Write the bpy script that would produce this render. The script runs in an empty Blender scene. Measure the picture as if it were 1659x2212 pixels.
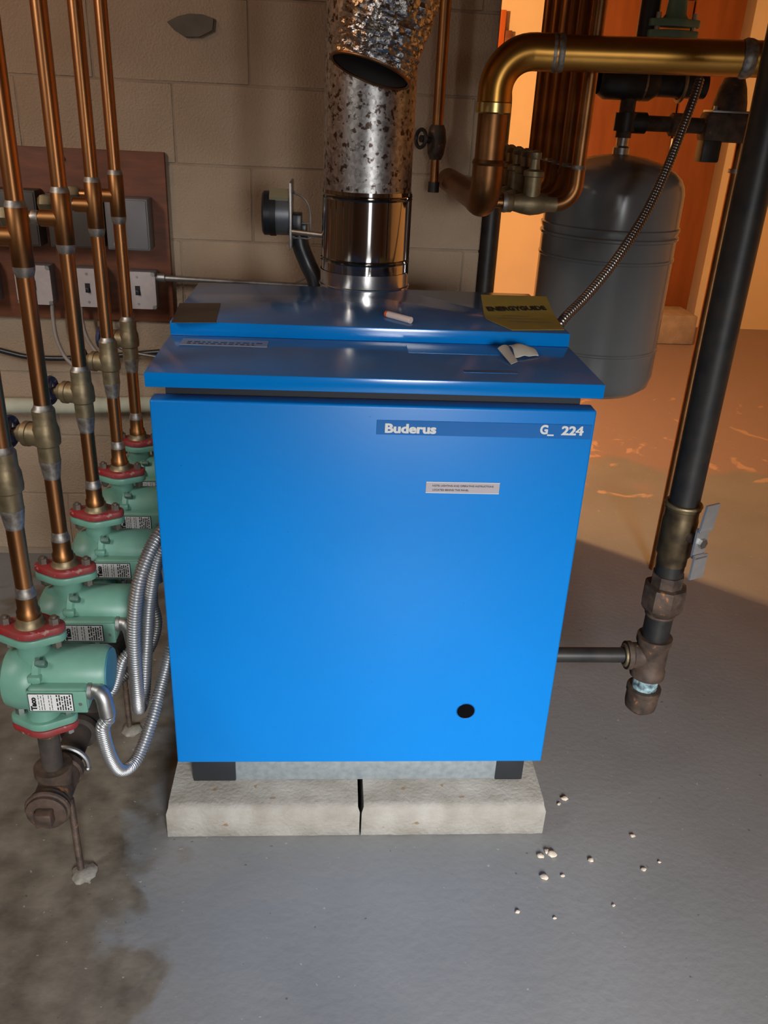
import bpy, bmesh, math, random
from mathutils import Vector, Matrix, noise
random.seed(7)
PI = math.pi
V = Vector
col = bpy.context.scene.collection
scene = bpy.context.scene

# ------------------------------------------------------------------ camera
SC = 0.74 / 0.6
CAM = V((-.0656, -1.0793, 1.1252)) * SC
YAW, PITCH, ROLL, FPX = .0755, .4461, .0494, 1829.3
_cy, _sy, _cp, _sp = math.cos(YAW), math.sin(YAW), math.cos(PITCH), math.sin(PITCH)
CF = V((_sy * _cp, _cy * _cp, -_sp))
_r = V((_cy, -_sy, 0)); _u = _r.cross(CF)
CR = _r * math.cos(ROLL) + _u * math.sin(ROLL)
CU = -_r * math.sin(ROLL) + _u * math.cos(ROLL)
cd = bpy.data.cameras.new('camera')
cam = bpy.data.objects.new('camera', cd); col.objects.link(cam)
cd.sensor_fit = 'VERTICAL'; cd.sensor_height = 24.0; cd.lens = FPX / 2212 * 24.0
cd.clip_start = .02; cd.clip_end = 60
m = Matrix((CR, CU, -CF)).transposed().to_4x4(); m.translation = CAM
cam.matrix_world = m
scene.camera = cam

def ray(x, y): return CF * FPX + CR * (x - 829.5) - CU * (y - 1106)
def pY(x, y, Y): d = ray(x, y); return CAM + d * ((Y - CAM.y) / d.y)      # photo point on a plane of constant depth
def pZ(x, y, z): d = ray(x, y); return CAM + d * ((z - CAM.z) / d.z)      # photo point on a level surface
def pX(x, y, X): d = ray(x, y); return CAM + d * ((X - CAM.x) / d.x)

# ------------------------------------------------------------------ light
w = bpy.data.worlds.new('world'); scene.world = w; w.use_nodes = True
w.node_tree.nodes['Background'].inputs[0].default_value = (.5, .5, .55, 1)
w.node_tree.nodes['Background'].inputs[1].default_value = .02
scene.view_settings.view_transform = 'Standard'; scene.view_settings.look = 'None'
scene.view_settings.gamma = 1; scene.view_settings.use_curve_mapping = False
scene.view_settings.exposure = 0.0

def area(name, loc, target, sx, sy, power, color):
    l = bpy.data.lights.new(name, 'AREA'); l.shape = 'RECTANGLE'; l.size = sx; l.size_y = sy
    l.energy = power; l.color = color
    o = bpy.data.objects.new(name, l); col.objects.link(o); o.location = loc
    o.rotation_euler = (V(target) - V(loc)).to_track_quat('-Z', 'Y').to_euler()
    return o
area('doorway_daylight', (.50, -3.0, 1.25), (.24, 0, -.30), .7, .8, 19, (.985, .99, 1.0)).data.spread = math.radians(58)
area('collar_highlight', (.46, -2.95, 1.15), (0, .6, 1.0), .42, 1.1, 4.6, (.98, .99, 1.0))  # second lamp added beside the daylight to put a highlight on the flue collar
area('tube_light', (-1.55, -.85, 2.05), (-.72, .95, .40), .25, .9, 5.5, (1.0, .97, .93)).data.spread = math.radians(88)
def bulb(name, loc, power, color, r=.04):
    l = bpy.data.lights.new(name, 'POINT'); l.energy = power; l.color = color; l.shadow_soft_size = r
    o = bpy.data.objects.new(name, l); col.objects.link(o); o.location = loc; return o
bulb('back_room_bulb', (-.47, 2.46, 1.95), 335, (1.0, .525, .205))
bulb('boiler_room_bulb', (-1.5, .35, 2.15), 9, (1.0, .50, .2))

# ------------------------------------------------------------------ materials
MATS = {}
def mat(name, color, rough=.5, metal=0., var=0., scale=20, bump=0., bscale=80, color2=None, coat=0., spots=None, stretch=None, spec=.5):
    if name in MATS: return MATS[name]
    m = bpy.data.materials.new(name); m.use_nodes = True
    nt = m.node_tree; b = nt.nodes['Principled BSDF']
    b.inputs['Base Color'].default_value = (*color, 1); b.inputs['Roughness'].default_value = rough
    b.inputs['Metallic'].default_value = metal
    b.inputs['Specular IOR Level'].default_value = spec
    if coat: b.inputs['Coat Weight'].default_value = coat; b.inputs['Coat Roughness'].default_value = .15
    tc = nt.nodes.new('ShaderNodeTexCoord'); src = tc.outputs['Object']
    if stretch:
        mp = nt.nodes.new('ShaderNodeMapping'); mp.inputs['Scale'].default_value = stretch
        nt.links.new(src, mp.inputs['Vector']); src = mp.outputs['Vector']
    out = None
    if var or color2:
        n = nt.nodes.new('ShaderNodeTexNoise'); n.inputs['Scale'].default_value = scale; n.inputs['Detail'].default_value = 6
        nt.links.new(src, n.inputs['Vector'])
        cr = nt.nodes.new('ShaderNodeValToRGB')
        cr.color_ramp.elements[0].position = .35; cr.color_ramp.elements[1].position = .68
        c2 = color2 or tuple(c * (1 - var) for c in color)
        cr.color_ramp.elements[0].color = (*c2, 1); cr.color_ramp.elements[1].color = (*color, 1)
        nt.links.new(n.outputs['Fac'], cr.inputs['Fac']); out = cr.outputs['Color']
    if spots:
        sc_, thr, scol = spots
        n2 = nt.nodes.new('ShaderNodeTexNoise'); n2.inputs['Scale'].default_value = sc_; n2.inputs['Detail'].default_value = 3
        nt.links.new(src, n2.inputs['Vector'])
        r2 = nt.nodes.new('ShaderNodeValToRGB'); r2.color_ramp.elements[0].position = thr; r2.color_ramp.elements[1].position = thr + .05
        nt.links.new(n2.outputs['Fac'], r2.inputs['Fac'])
        mx = nt.nodes.new('ShaderNodeMix'); mx.data_type = 'RGBA'
        mx.inputs['A'].default_value = (*color, 1); mx.inputs['B'].default_value = (*scol, 1)
        nt.links.new(r2.outputs['Color'], mx.inputs['Factor'])
        if out: nt.links.new(out, mx.inputs['A'])
        out = mx.outputs['Result']
    if out: nt.links.new(out, b.inputs['Base Color'])
    if bump:
        n3 = nt.nodes.new('ShaderNodeTexNoise'); n3.inputs['Scale'].default_value = bscale; n3.inputs['Detail'].default_value = 5
        nt.links.new(src, n3.inputs['Vector'])
        bp = nt.nodes.new('ShaderNodeBump'); bp.inputs['Strength'].default_value = bump; bp.inputs['Distance'].default_value = .004
        nt.links.new(n3.outputs['Fac'], bp.inputs['Height']); nt.links.new(bp.outputs['Normal'], b.inputs['Normal'])
    MATS[name] = m
    return m

BLUE = mat('blue_enamel', (.0, .20, .62), .34, var=.06, scale=3, spots=(140, .72, (.002, .10, .32)), spec=.4)
def lid_mat():  # grey on upward faces is mostly the wall's reflection, put into the colour
    m = BLUE.copy(); m.name = 'blue_enamel_grey_sheen'; nt = m.node_tree; b = nt.nodes['Principled BSDF']
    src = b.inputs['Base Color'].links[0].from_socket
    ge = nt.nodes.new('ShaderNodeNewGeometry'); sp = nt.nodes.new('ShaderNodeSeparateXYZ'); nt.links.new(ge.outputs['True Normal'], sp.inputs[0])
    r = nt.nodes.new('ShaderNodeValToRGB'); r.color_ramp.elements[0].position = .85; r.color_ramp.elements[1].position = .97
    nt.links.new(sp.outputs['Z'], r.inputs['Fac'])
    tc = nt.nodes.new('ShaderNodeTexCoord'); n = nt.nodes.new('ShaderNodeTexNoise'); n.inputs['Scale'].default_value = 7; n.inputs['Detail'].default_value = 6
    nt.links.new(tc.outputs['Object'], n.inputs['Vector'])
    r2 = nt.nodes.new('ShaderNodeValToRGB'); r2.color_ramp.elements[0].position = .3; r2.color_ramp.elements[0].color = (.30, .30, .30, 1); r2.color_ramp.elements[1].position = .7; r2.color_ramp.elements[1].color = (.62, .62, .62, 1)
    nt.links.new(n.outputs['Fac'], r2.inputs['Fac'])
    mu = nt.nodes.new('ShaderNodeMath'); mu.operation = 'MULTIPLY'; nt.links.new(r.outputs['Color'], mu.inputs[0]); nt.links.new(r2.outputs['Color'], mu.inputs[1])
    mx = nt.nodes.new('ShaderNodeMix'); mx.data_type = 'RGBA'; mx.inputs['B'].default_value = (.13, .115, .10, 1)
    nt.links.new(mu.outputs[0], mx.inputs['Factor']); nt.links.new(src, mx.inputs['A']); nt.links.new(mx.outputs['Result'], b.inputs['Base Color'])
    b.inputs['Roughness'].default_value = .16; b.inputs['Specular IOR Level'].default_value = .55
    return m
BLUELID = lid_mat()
BADGE = mat('badge_blue', (.006, .13, .42), .3)
DARKGAP = mat('gap_shade', (.012, .014, .02), .6)
COPPER = mat('copper_tube', (.62, .27, .10), .34, 1, scale=14, color2=(.42, .19, .08), stretch=(1, 1, .35))
COPPERDK = mat('copper_tarnished', (.38, .17, .06), .42, 1, scale=14, color2=(.24, .11, .045))
COPPERBIG = mat('copper_lacquered', (.66, .33, .075), .33, 1, scale=9, color2=(.50, .25, .05))
BRASS = mat('brass_cast', (.34, .265, .15), .5, .75, scale=40, color2=(.20, .155, .09), bump=.15)
SOLDER = mat('solder', (.50, .48, .45), .5, .9, scale=90, color2=(.26, .22, .18))
IRON = mat('black_iron', (.022, .022, .024), .45, .3, scale=30, color2=(.04, .035, .03))
RUST = mat('rusty_iron', (.13, .085, .06), .65, .4, scale=35, color2=(.05, .035, .028), bump=.3, spots=(70, .66, (.32, .13, .05)))
HEADER = mat('header_iron', (.075, .058, .047), .7, .2, scale=25, color2=(.035, .028, .024), bump=.3, spots=(45, .68, (.16, .07, .03)))
GREEN = mat('pump_green', (.15, .33, .25), .42, var=.12, scale=25)
GREENDK = mat('old_green', (.15, .27, .19), .5, var=.2)
RED = mat('flange_red', (.27, .014, .017), .5, scale=30, color2=(.22, .05, .045), spots=(60, .62, (.30, .17, .14)))
ZINC = mat('zinc', (.50, .50, .49), .45, 1, scale=60, color2=(.38, .38, .37))
STEEL = mat('flex_steel', (.50, .51, .52), .40, .9)
STEELDK = mat('flex_steel_dark', (.27, .26, .245), .45, .9)
WHITE = mat('label_white', (.68, .68, .66), .5)
BLACK = mat('print_black', (.012, .012, .013), .5)
BLACKP = mat('black_plastic', (.018, .02, .024), .35)
HANDBLUE = mat('handwheel_blue', (.03, .045, .14), .6, scale=70, color2=(.035, .032, .045), spots=(90, .64, (.16, .15, .15)))
STAIN = mat('stainless', (.50, .48, .455), .09, 1)
TANK = mat('tank_grey', (.17, .178, .18), .22, var=.08, scale=5)
WOODB = mat('brown_board', (.24, .075, .030), .6, scale=9, color2=(.14, .045, .02), stretch=(1, 1, 5))
DOORW = mat('door_brown', (.28, .085, .022), .45, scale=4, color2=(.22, .065, .016), stretch=(4, 4, .6))
CREAM = mat('cream_plaster', (.78, .62, .40), .8, var=.05, scale=4)
PLANKW = mat('orange_wood', (.62, .16, .035), .5, scale=6, color2=(.5, .11, .02), stretch=(5, 5, .6))
GREYBOX = mat('box_grey', (.19, .185, .195), .45, var=.1, scale=10)
DARKBOX = mat('box_dark', (.075, .06, .05), .5, var=.1, scale=10)
PLATE = mat('plate_steel', (.60, .53, .52), .5, .35, var=.1, scale=40)
CREAMP = mat('pipe_wrap', (.56, .57, .44), .75, var=.18, scale=20, bump=.2)
CABLE = mat('cable_grey', (.34, .30, .27), .5)
FOAM = mat('dart_foam', (.72, .58, .52), .7)
ORANGE = mat('dart_tip', (.85, .12, .03), .5)
YELLOW = mat('card_yellow', (.40, .29, .05), .6, scale=20, color2=(.33, .25, .06))
PAPER = mat('paper_scrap', (.66, .61, .53), .8, var=.12, scale=30)
SILVER = mat('silver_label', (.36, .40, .45), .4, .3)
NOTE = mat('note_label', (.42, .38, .40), .4, .3)
BROWNLAB = mat('brown_label', (.045, .030, .022), .4)
SLAB = mat('slab_concrete', (.355, .335, .30), .85, scale=14, color2=(.245, .225, .19), bump=.7, bscale=110, spots=(34, .68, (.22, .15, .09)))
CRUMB = mat('crumb', (.68, .58, .46), .9, var=.2, scale=90)
GALVB = mat('base_galvanised', (.40, .44, .46), .5, .55, scale=70, color2=(.30, .34, .36))
TEALT = mat('thread_tape', (.42, .62, .66), .6, scale=80, color2=(.03, .05, .06))
CEIL = mat('ceiling_wood', (.16, .10, .06), .8)
PATCH = mat('cement_patch', (.16, .14, .11), .9, var=.2, scale=30)
GROUT = mat('grout', (.27, .265, .225), .9, scale=60, color2=(.17, .15, .12), bump=.5)
WIRE = mat('wire', (.30, .28, .26), .4, .9)

def cmu_mat():
    m = mat('painted_block', (.52, .40, .285), .82, scale=2.2, color2=(.38, .275, .185), bump=.9, bscale=160, spots=(60, .73, (.20, .15, .11)))
    return m
CMU = cmu_mat()
MORTAR = mat('mortar', (.40, .31, .225), .9, var=.25, scale=12, bump=.5)

def galv_mat():
    m = bpy.data.materials.new('galvanised_spangle'); m.use_nodes = True; nt = m.node_tree; b = nt.nodes['Principled BSDF']
    tc = nt.nodes.new('ShaderNodeTexCoord')
    vo = nt.nodes.new('ShaderNodeTexVoronoi'); vo.inputs['Scale'].default_value = 150
    nt.links.new(tc.outputs['Object'], vo.inputs['Vector'])
    bw = nt.nodes.new('ShaderNodeRGBToBW'); nt.links.new(vo.outputs['Color'], bw.inputs['Color'])
    cr = nt.nodes.new('ShaderNodeValToRGB'); cr.color_ramp.elements[0].color = (.26, .25, .24, 1); cr.color_ramp.elements[1].color = (.62, .60, .58, 1)
    nt.links.new(bw.outputs[0], cr.inputs['Fac'])
    n = nt.nodes.new('ShaderNodeTexNoise'); n.inputs['Scale'].default_value = 80; n.inputs['Detail'].default_value = 6
    nt.links.new(tc.outputs['Object'], n.inputs['Vector'])
    r2 = nt.nodes.new('ShaderNodeValToRGB'); r2.color_ramp.elements[0].position = .56; r2.color_ramp.elements[1].position = .62
    nt.links.new(n.outputs['Fac'], r2.inputs['Fac'])
    mx = nt.nodes.new('ShaderNodeMix'); mx.data_type = 'RGBA'; mx.inputs['B'].default_value = (.10, .07, .055, 1)
    nt.links.new(r2.outputs['Color'], mx.inputs['Factor']); nt.links.new(cr.outputs['Color'], mx.inputs['A'])
    nt.links.new(mx.outputs['Result'], b.inputs['Base Color'])
    b.inputs['Metallic'].default_value = .95; b.inputs['Roughness'].default_value = .38
    bp = nt.nodes.new('ShaderNodeBump'); bp.inputs['Strength'].default_value = .35; bp.inputs['Distance'].default_value = .002
    nt.links.new(bw.outputs[0], bp.inputs['Height']); nt.links.new(bp.outputs['Normal'], b.inputs['Normal'])
    return m
GALV = galv_mat()
FOIL = mat('foil', (.60, .57, .54), .2, 1, bump=.6, bscale=120)

def floor_mat():
    m = bpy.data.materials.new('painted_floor'); m.use_nodes = True; nt = m.node_tree; b = nt.nodes['Principled BSDF']
    tc = nt.nodes.new('ShaderNodeTexCoord'); O = tc.outputs['Object']
    def N(s, d=6, dist=0):
        n = nt.nodes.new('ShaderNodeTexNoise'); n.inputs['Scale'].default_value = s; n.inputs['Detail'].default_value = d
        n.inputs['Distortion'].default_value = dist
        nt.links.new(O, n.inputs['Vector']); return n.outputs['Fac']
    def ramp(fac, p0, p1, c0=(0, 0, 0), c1=(1, 1, 1)):
        r = nt.nodes.new('ShaderNodeValToRGB'); r.color_ramp.elements[0].position = p0; r.color_ramp.elements[1].position = p1
        r.color_ramp.elements[0].color = (*c0, 1); r.color_ramp.elements[1].color = (*c1, 1)
        nt.links.new(fac, r.inputs['Fac']); return r.outputs['Color']
    def mix(f, a, c):
        x = nt.nodes.new('ShaderNodeMix'); x.data_type = 'RGBA'; nt.links.new(f, x.inputs['Factor'])
        for k, v in (('A', a), ('B', c)):
            if isinstance(v, tuple): x.inputs[k].default_value = (*v, 1)
            else: nt.links.new(v, x.inputs[k])
        return x.outputs['Result']
    def math_(op, a, c):
        x = nt.nodes.new('ShaderNodeMath'); x.operation = op
        for i, v in enumerate((a, c)):
            if isinstance(v, (int, float)): x.inputs[i].default_value = v
            else: nt.links.new(v, x.inputs[i])
        return x.outputs[0]
    sep = nt.nodes.new('ShaderNodeSeparateXYZ'); nt.links.new(O, sep.inputs[0])
    paint = ramp(N(3.0), .3, .75, (.195, .198, .197), (.245, .247, .245))
    bare = ramp(N(16, 8), .32, .7, (.10, .085, .066), (.215, .19, .152))
    # bare, stained concrete lies along the pump header: x from -0.95 to about -0.42, y -0.3 .. 1.1
    dx = math_('MULTIPLY', math_('ABSOLUTE', math_('ADD', sep.outputs['X'], .74), 0), 2.9)
    dy = math_('MULTIPLY', math_('ABSOLUTE', math_('ADD', sep.outputs['Y'], -.28), 0), 1.15)
    d = math_('MAXIMUM', dx, dy)
    f = math_('ADD', math_('SUBTRACT', 1.0, d), math_('MULTIPLY', math_('SUBTRACT', N(7, 8, .4), .5), 1.9))
    c = mix(ramp(f, .02, .22), paint, bare)
    # the floor of the room beyond is painted brown, its edge worn
    g = math_('ADD', math_('MULTIPLY', math_('SUBTRACT', sep.outputs['Y'], 1.95), .8), math_('MULTIPLY', math_('SUBTRACT', N(2.6, 6), .5), 1.0))
    c = mix(ramp(g, .0, .12), c, (.29, .215, .20))
    wear = ramp(N(5.5, 9, 1.2), .62, .66)
    band = math_('MULTIPLY', math_('LESS_THAN', math_('ABSOLUTE', math_('SUBTRACT', sep.outputs['Y'], 2.35), 0), .75), 1)
    c = mix(math_('MULTIPLY', wear, math_('MULTIPLY', band, .75)), c, (.55, .36, .25))
    # light and dark specks
    c = mix(math_('MULTIPLY', ramp(N(75, 2), .72, .745), .6), c, (.42, .41, .38))
    c = mix(math_('MULTIPLY', ramp(N(62, 2.5, .3), .725, .745), .7), c, (.07, .07, .065))
    nt.links.new(c, b.inputs['Base Color'])
    b.inputs['Roughness'].default_value = .5
    bp = nt.nodes.new('ShaderNodeBump'); bp.inputs['Strength'].default_value = .25; bp.inputs['Distance'].default_value = .004
    nt.links.new(N(60, 8), bp.inputs['Height']); nt.links.new(bp.outputs['Normal'], b.inputs['Normal'])
    return m
FLOOR = floor_mat()

# ------------------------------------------------------------------ mesh helpers
def frame(d):
    d = d.normalized(); a = V((0, 0, 1)) if abs(d.z) < .9 else V((1, 0, 0))
    u = d.cross(a).normalized(); return u, d.cross(u).normalized(), d
class MB:
    def __init__(s): s.v = []; s.f = []
    def add(s, vs, fs):
        n = len(s.v); s.v += [V(p) for p in vs]; s.f += [tuple(i + n for i in f) for f in fs]; return s
    def box(s, lo, hi, bev=0., rot=None, seg=2):
        bm = bmesh.new(); lo = V(lo); hi = V(hi); c = (lo + hi) / 2; sz = hi - lo
        bmesh.ops.create_cube(bm, size=1)
        for v in bm.verts: v.co = V((v.co.x * sz.x, v.co.y * sz.y, v.co.z * sz.z))
        if bev: bmesh.ops.bevel(bm, geom=bm.edges[:], offset=bev, segments=seg, affect='EDGES', profile=.5)
        for v in bm.verts: v.co = (rot @ v.co if rot else v.co) + c
        return s.bm(bm)
    def bm(s, bm):
        bm.verts.index_update()
        s.add([v.co.copy() for v in bm.verts], [[v.index for v in f.verts] for f in bm.faces]); bm.free(); return s
    def lathe(s, prof, o, ax=(0, 0, 1), seg=20, caps=True):
        u, w_, d = frame(V(ax)); o = V(o); vs = []; fs = []
        for r, h in prof:
            for k in range(seg):
                a = 2 * PI * k / seg; vs.append(o + d * h + (u * math.cos(a) + w_ * math.sin(a)) * r)
        for i in range(len(prof) - 1):
            for k in range(seg):
                k2 = (k + 1) % seg; fs.append((i * seg + k, (i + 1) * seg + k, (i + 1) * seg + k2, i * seg + k2))
        if caps:
            if prof[0][0] > 1e-5: fs.append(tuple(range(seg)))
            if prof[-1][0] > 1e-5: fs.append(tuple(reversed(range((len(prof) - 1) * seg, len(prof) * seg))))
        return s.add(vs, fs)
    def cyl(s, p0, p1, r, r2=None, seg=18, bev=0.):
        p0 = V(p0); p1 = V(p1); L = (p1 - p0).length; r2 = r if r2 is None else r2
        pr = [(r - bev, 0), (r, bev), (r2, L - bev), (r2 - bev, L)] if bev else [(r, 0), (r2, L)]
        return s.lathe(pr, p0, p1 - p0, seg)
    def tube(s, pts, r, seg=14, caps=True):
        pts = [V(p) for p in pts]; n = len(pts); rs = r if isinstance(r, (list, tuple)) else [r] * n
        vs = []; fs = []; u = None
        for i, p in enumerate(pts):
            t = (pts[min(i + 1, n - 1)] - pts[max(i - 1, 0)]).normalized()
            if u is None: u, w_, _ = frame(t)
            else: u = (u - t * u.dot(t)).normalized()
            w_ = t.cross(u)
            for k in range(seg):
                a = 2 * PI * k / seg; vs.append(p + (u * math.cos(a) + w_ * math.sin(a)) * rs[i])
        for i in range(n - 1):
            for k in range(seg):
                k2 = (k + 1) % seg; fs.append((i * seg + k, i * seg + k2, (i + 1) * seg + k2, (i + 1) * seg + k))
        if caps: fs += [tuple(reversed(range(seg))), tuple(range((n - 1) * seg, n * seg))]
        return s.add(vs, fs)
    def prism(s, poly, y0, y1, axis='z'):
        n = len(poly)
        def P(a, b, c): return V((a, b, c)) if axis == 'z' else (V((a, c, b)) if axis == 'y' else V((c, a, b)))
        vs = [P(a, b, y0) for a, b in poly] + [P(a, b, y1) for a, b in poly]
        fs = [tuple(reversed(range(n))), tuple(range(n, 2 * n))] + [(i, (i + 1) % n, n + (i + 1) % n, n + i) for i in range(n)]
        return s.add(vs, fs)
    def torus(s, c, ax, R, r, seg=24, rs=8, squash=1.):
        u, w_, d = frame(V(ax)); c = V(c); vs = []; fs = []
        for i in range(seg):
            a = 2 * PI * i / seg; e = u * math.cos(a) + w_ * math.sin(a)
            for k in range(rs):
                b = 2 * PI * k / rs; vs.append(c + e * (R + r * math.cos(b)) + d * r * math.sin(b) * squash)
        for i in range(seg):
            for k in range(rs):
                fs.append((i * rs + k, ((i + 1) % seg) * rs + k, ((i + 1) % seg) * rs + (k + 1) % rs, i * rs + (k + 1) % rs))
        return s.add(vs, fs)
    def sphere(s, c, r, seg=16, rings=10, sc=(1, 1, 1)):
        bm = bmesh.new(); bmesh.ops.create_uvsphere(bm, u_segments=seg, v_segments=rings, radius=r)
        for v in bm.verts: v.co = V((v.co.x * sc[0], v.co.y * sc[1], v.co.z * sc[2])) + V(c)
        return s.bm(bm)
    def build(s, name, m, parent=None, base=None, angle=38):
        me = bpy.data.meshes.new(name)
        off = V((0, 0, 0)); p = parent
        while p is not None: off += p.location; p = p.parent
        loc = V((0, 0, 0))
        if parent is None:
            if base is None:
                xs = [v.x for v in s.v]; ys = [v.y for v in s.v]; zs = [v.z for v in s.v]
                base = V(((min(xs) + max(xs)) / 2, (min(ys) + max(ys)) / 2, min(zs)))
            loc = V(base); off = loc
        me.from_pydata([tuple(v - off) for v in s.v], [], s.f)
        bm = bmesh.new(); bm.from_mesh(me); bmesh.ops.recalc_face_normals(bm, faces=bm.faces[:]); bm.to_mesh(me); bm.free()
        for pl in me.polygons: pl.use_smooth = True
        me.set_sharp_from_angle(angle=math.radians(angle))
        me.materials.append(m)
        o = bpy.data.objects.new(name, me); col.objects.link(o); o.location = loc
        if parent is not None: o.parent = parent
        return o

def smooth(pts, n=10):
    pts = [V(p) for p in pts]; out = []
    P = [pts[0] * 2 - pts[1]] + pts + [pts[-1] * 2 - pts[-2]]
    for i in range(1, len(P) - 2):
        for k in range(n):
            t = k / n; a, b, c, d = P[i - 1], P[i], P[i + 1], P[i + 2]
            out.append(.5 * ((2 * b) + (c - a) * t + (2 * a - 5 * b + 4 * c - d) * t * t + (3 * b - a - 3 * c + d) * t ** 3))
    return out + [pts[-1]]
def resample(pts, step):
    out = [pts[0]]; acc = 0
    for a, b in zip(pts, pts[1:]):
        L = (b - a).length
        while acc + L >= step:
            t = (step - acc) / L; a = a + (b - a) * t; L = (b - a).length; out.append(a); acc = 0
        acc += L
    return out
def arc(c, a, b, n=8):          # quarter bend from c+a to c+b around centre c, a and b perpendicular
    c = V(c); a = V(a); b = V(b)
    return [c + a * math.cos(t) + b * math.sin(t) for t in [PI / 2 * k / n for k in range(n + 1)]]
def tag(o, label, cat, group=None, kind=None):
    if label: o['label'] = label
    if cat: o['category'] = cat
    if group: o['group'] = group
    if kind: o['kind'] = kind
    return o
def empty(name, loc, label=None, cat=None, group=None):
    o = bpy.data.objects.new(name, None); col.objects.link(o); o.location = loc; o.empty_display_size = .05
    return tag(o, label, cat, group)
def dup(o, parent=None):
    c = o.copy(); col.objects.link(c); c.parent = parent
    for ch in list(o.children): dup(ch, c)
    return c
def text(body, size, mtx, m, parent, name='lettering', bold=0., sx=1., align='LEFT', spacing=1., depth=.0004, thick=0.):
    cu = bpy.data.curves.new(name, 'FONT'); cu.body = body; cu.size = size; cu.offset = bold; cu.align_x = align
    cu.space_character = spacing; cu.extrude = depth; cu.resolution_u = 3
    t = bpy.data.objects.new(name, cu); col.objects.link(t)
    bpy.context.view_layer.update()
    me = bpy.data.meshes.new_from_object(t.evaluated_get(bpy.context.evaluated_depsgraph_get()))
    b = MB(); b.add([mtx @ V((v.co.x * sx, v.co.y, v.co.z)) for v in me.vertices], [tuple(p.vertices) for p in me.polygons])
    bpy.data.objects.remove(t); bpy.data.curves.remove(cu); bpy.data.meshes.remove(me)
    if thick:
        V0 = list(b.v); F0 = list(b.f); ex = (mtx.to_3x3() @ V((1, 0, 0))) * thick; ey = (mtx.to_3x3() @ V((0, 1, 0))) * thick
        ez = (mtx.to_3x3() @ V((0, 0, 1))) * .00008
        for k, q in enumerate((ex, -ex, ey * .6, -ey * .6, ex * .7 + ey * .5, ex * .7 - ey * .5, -ex * .7 + ey * .5, -ex * .7 - ey * .5)): b.add([v + q + ez * (k + 1) for v in V0], F0)
    return b.build(name, m, parent)
def basis(o, x, y):
    x = V(x).normalized(); y = V(y); y = (y - x * y.dot(x)).normalized(); z = x.cross(y)
    mm = Matrix((x, y, z)).transposed().to_4x4(); mm.translation = V(o); return mm

# ================================================================== SETTING
tag(MB().box((-2.3, -3.3, -.1), (3.7, 4.95, 0)).build('floor', FLOOR, base=(0, 0, 0)), 'grey painted concrete basement floor, worn and stained', 'floor', kind='structure')
tag(MB().box((-2.3, -3.3, 2.3), (3.7, 4.95, 2.4)).build('ceiling', CEIL), 'dark wooden basement ceiling', 'ceiling', kind='structure')
tag(MB().box((-2.3, -3.3, 0), (-2.2, 4.95, 2.3)).build('wall_left', MORTAR), 'tan painted left basement wall', 'wall', kind='structure')
tag(MB().box((3.6, -3.3, 0), (3.7, 4.95, 2.3)).build('wall_right', CREAM), 'cream right wall of the basement', 'wall', kind='structure')
tag(MB().box((-2.2, -3.3, 0), (3.6, -3.2, 2.3)).build('wall_front', MORTAR), 'tan painted wall opposite the boiler', 'wall', kind='structure')
tag(MB().box((-2.2, 4.85, 0), (3.6, 4.95, 2.3)).build('wall_far', CREAM), 'cream plaster wall of the room beyond, lit warm', 'wall', kind='structure')

# block wall behind the boiler: mortar core with each block proud of it
WX1 = .352
wall = MB().box((-2.2, 1.2022, 0), (WX1 - .004, 1.40, 2.3)).build('wall_back', MORTAR)
tag(wall, 'painted concrete block wall behind the boiler', 'wall', kind='structure')
blk = MB().box((-.1985, 1.2, .004), (.1985, 1.24, .196), bev=.004, seg=1)
meshes = {}
cz = .02
rows = [(-.18 + .2 * k) for k in range(0, 13)]
for r, z0 in enumerate(rows):
    # vertical joint phase: row covering z 1.22..1.42 has a joint at x=-0.506, the next one down at -0.302
    ph = -.506 if (round((z0 - 1.22) / .2) % 2 == 0) else -.302
    k0 = math.floor((-2.2 - ph) / .406)
    for k in range(k0, k0 + 9):
        xa, xb = ph + k * .406, ph + (k + 1) * .406
        a, b = max(xa, -2.2), min(xb, WX1)
        za, zb = max(z0, 0), min(z0 + .2, 2.3)
        if b - a < .03 or zb - za < .03: continue
        key = (round(b - a, 3), round(zb - za, 3))
        if key not in meshes:
            o = MB().box((a + .0015, 1.2, za + .0015), (b - .0015, 1.235, zb - .0015), bev=.003, seg=1)
            off = V(((a + b) / 2, 1.2, za))
            o.v = [v - off for v in o.v]
            ob = o.build('block', CMU, wall); ob.data.transform(Matrix.Translation(wall.location)); meshes[key] = ob.data
        else:
            ob = bpy.data.objects.new('block', meshes[key]); col.objects.link(ob); ob.parent = wall
        ob.location = V(((a + b) / 2, 1.2, za)) - wall.location
tag(MB().box((.20, 1.40, 0), (WX1 - .004, 1.66, 2.3)).box((.20, 1.66, 0), (.43, 1.70, 2.3)).build('wall_return', MORTAR), 'short wall return running back from the end of the block wall', 'wall', kind='structure')
# dark cement smear high on the wall
pc = [(362, 48), (385, 36), (410, 30), (440, 32), (462, 40), (460, 66), (432, 80), (400, 80), (378, 66)]
pts = [pY(x, y, 1.2) for x, y in pc]
b = MB(); b.prism([(p.x, p.z) for p in pts], 1.188, 1.2, 'y'); b.build('cement_patch', PATCH, wall)

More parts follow.
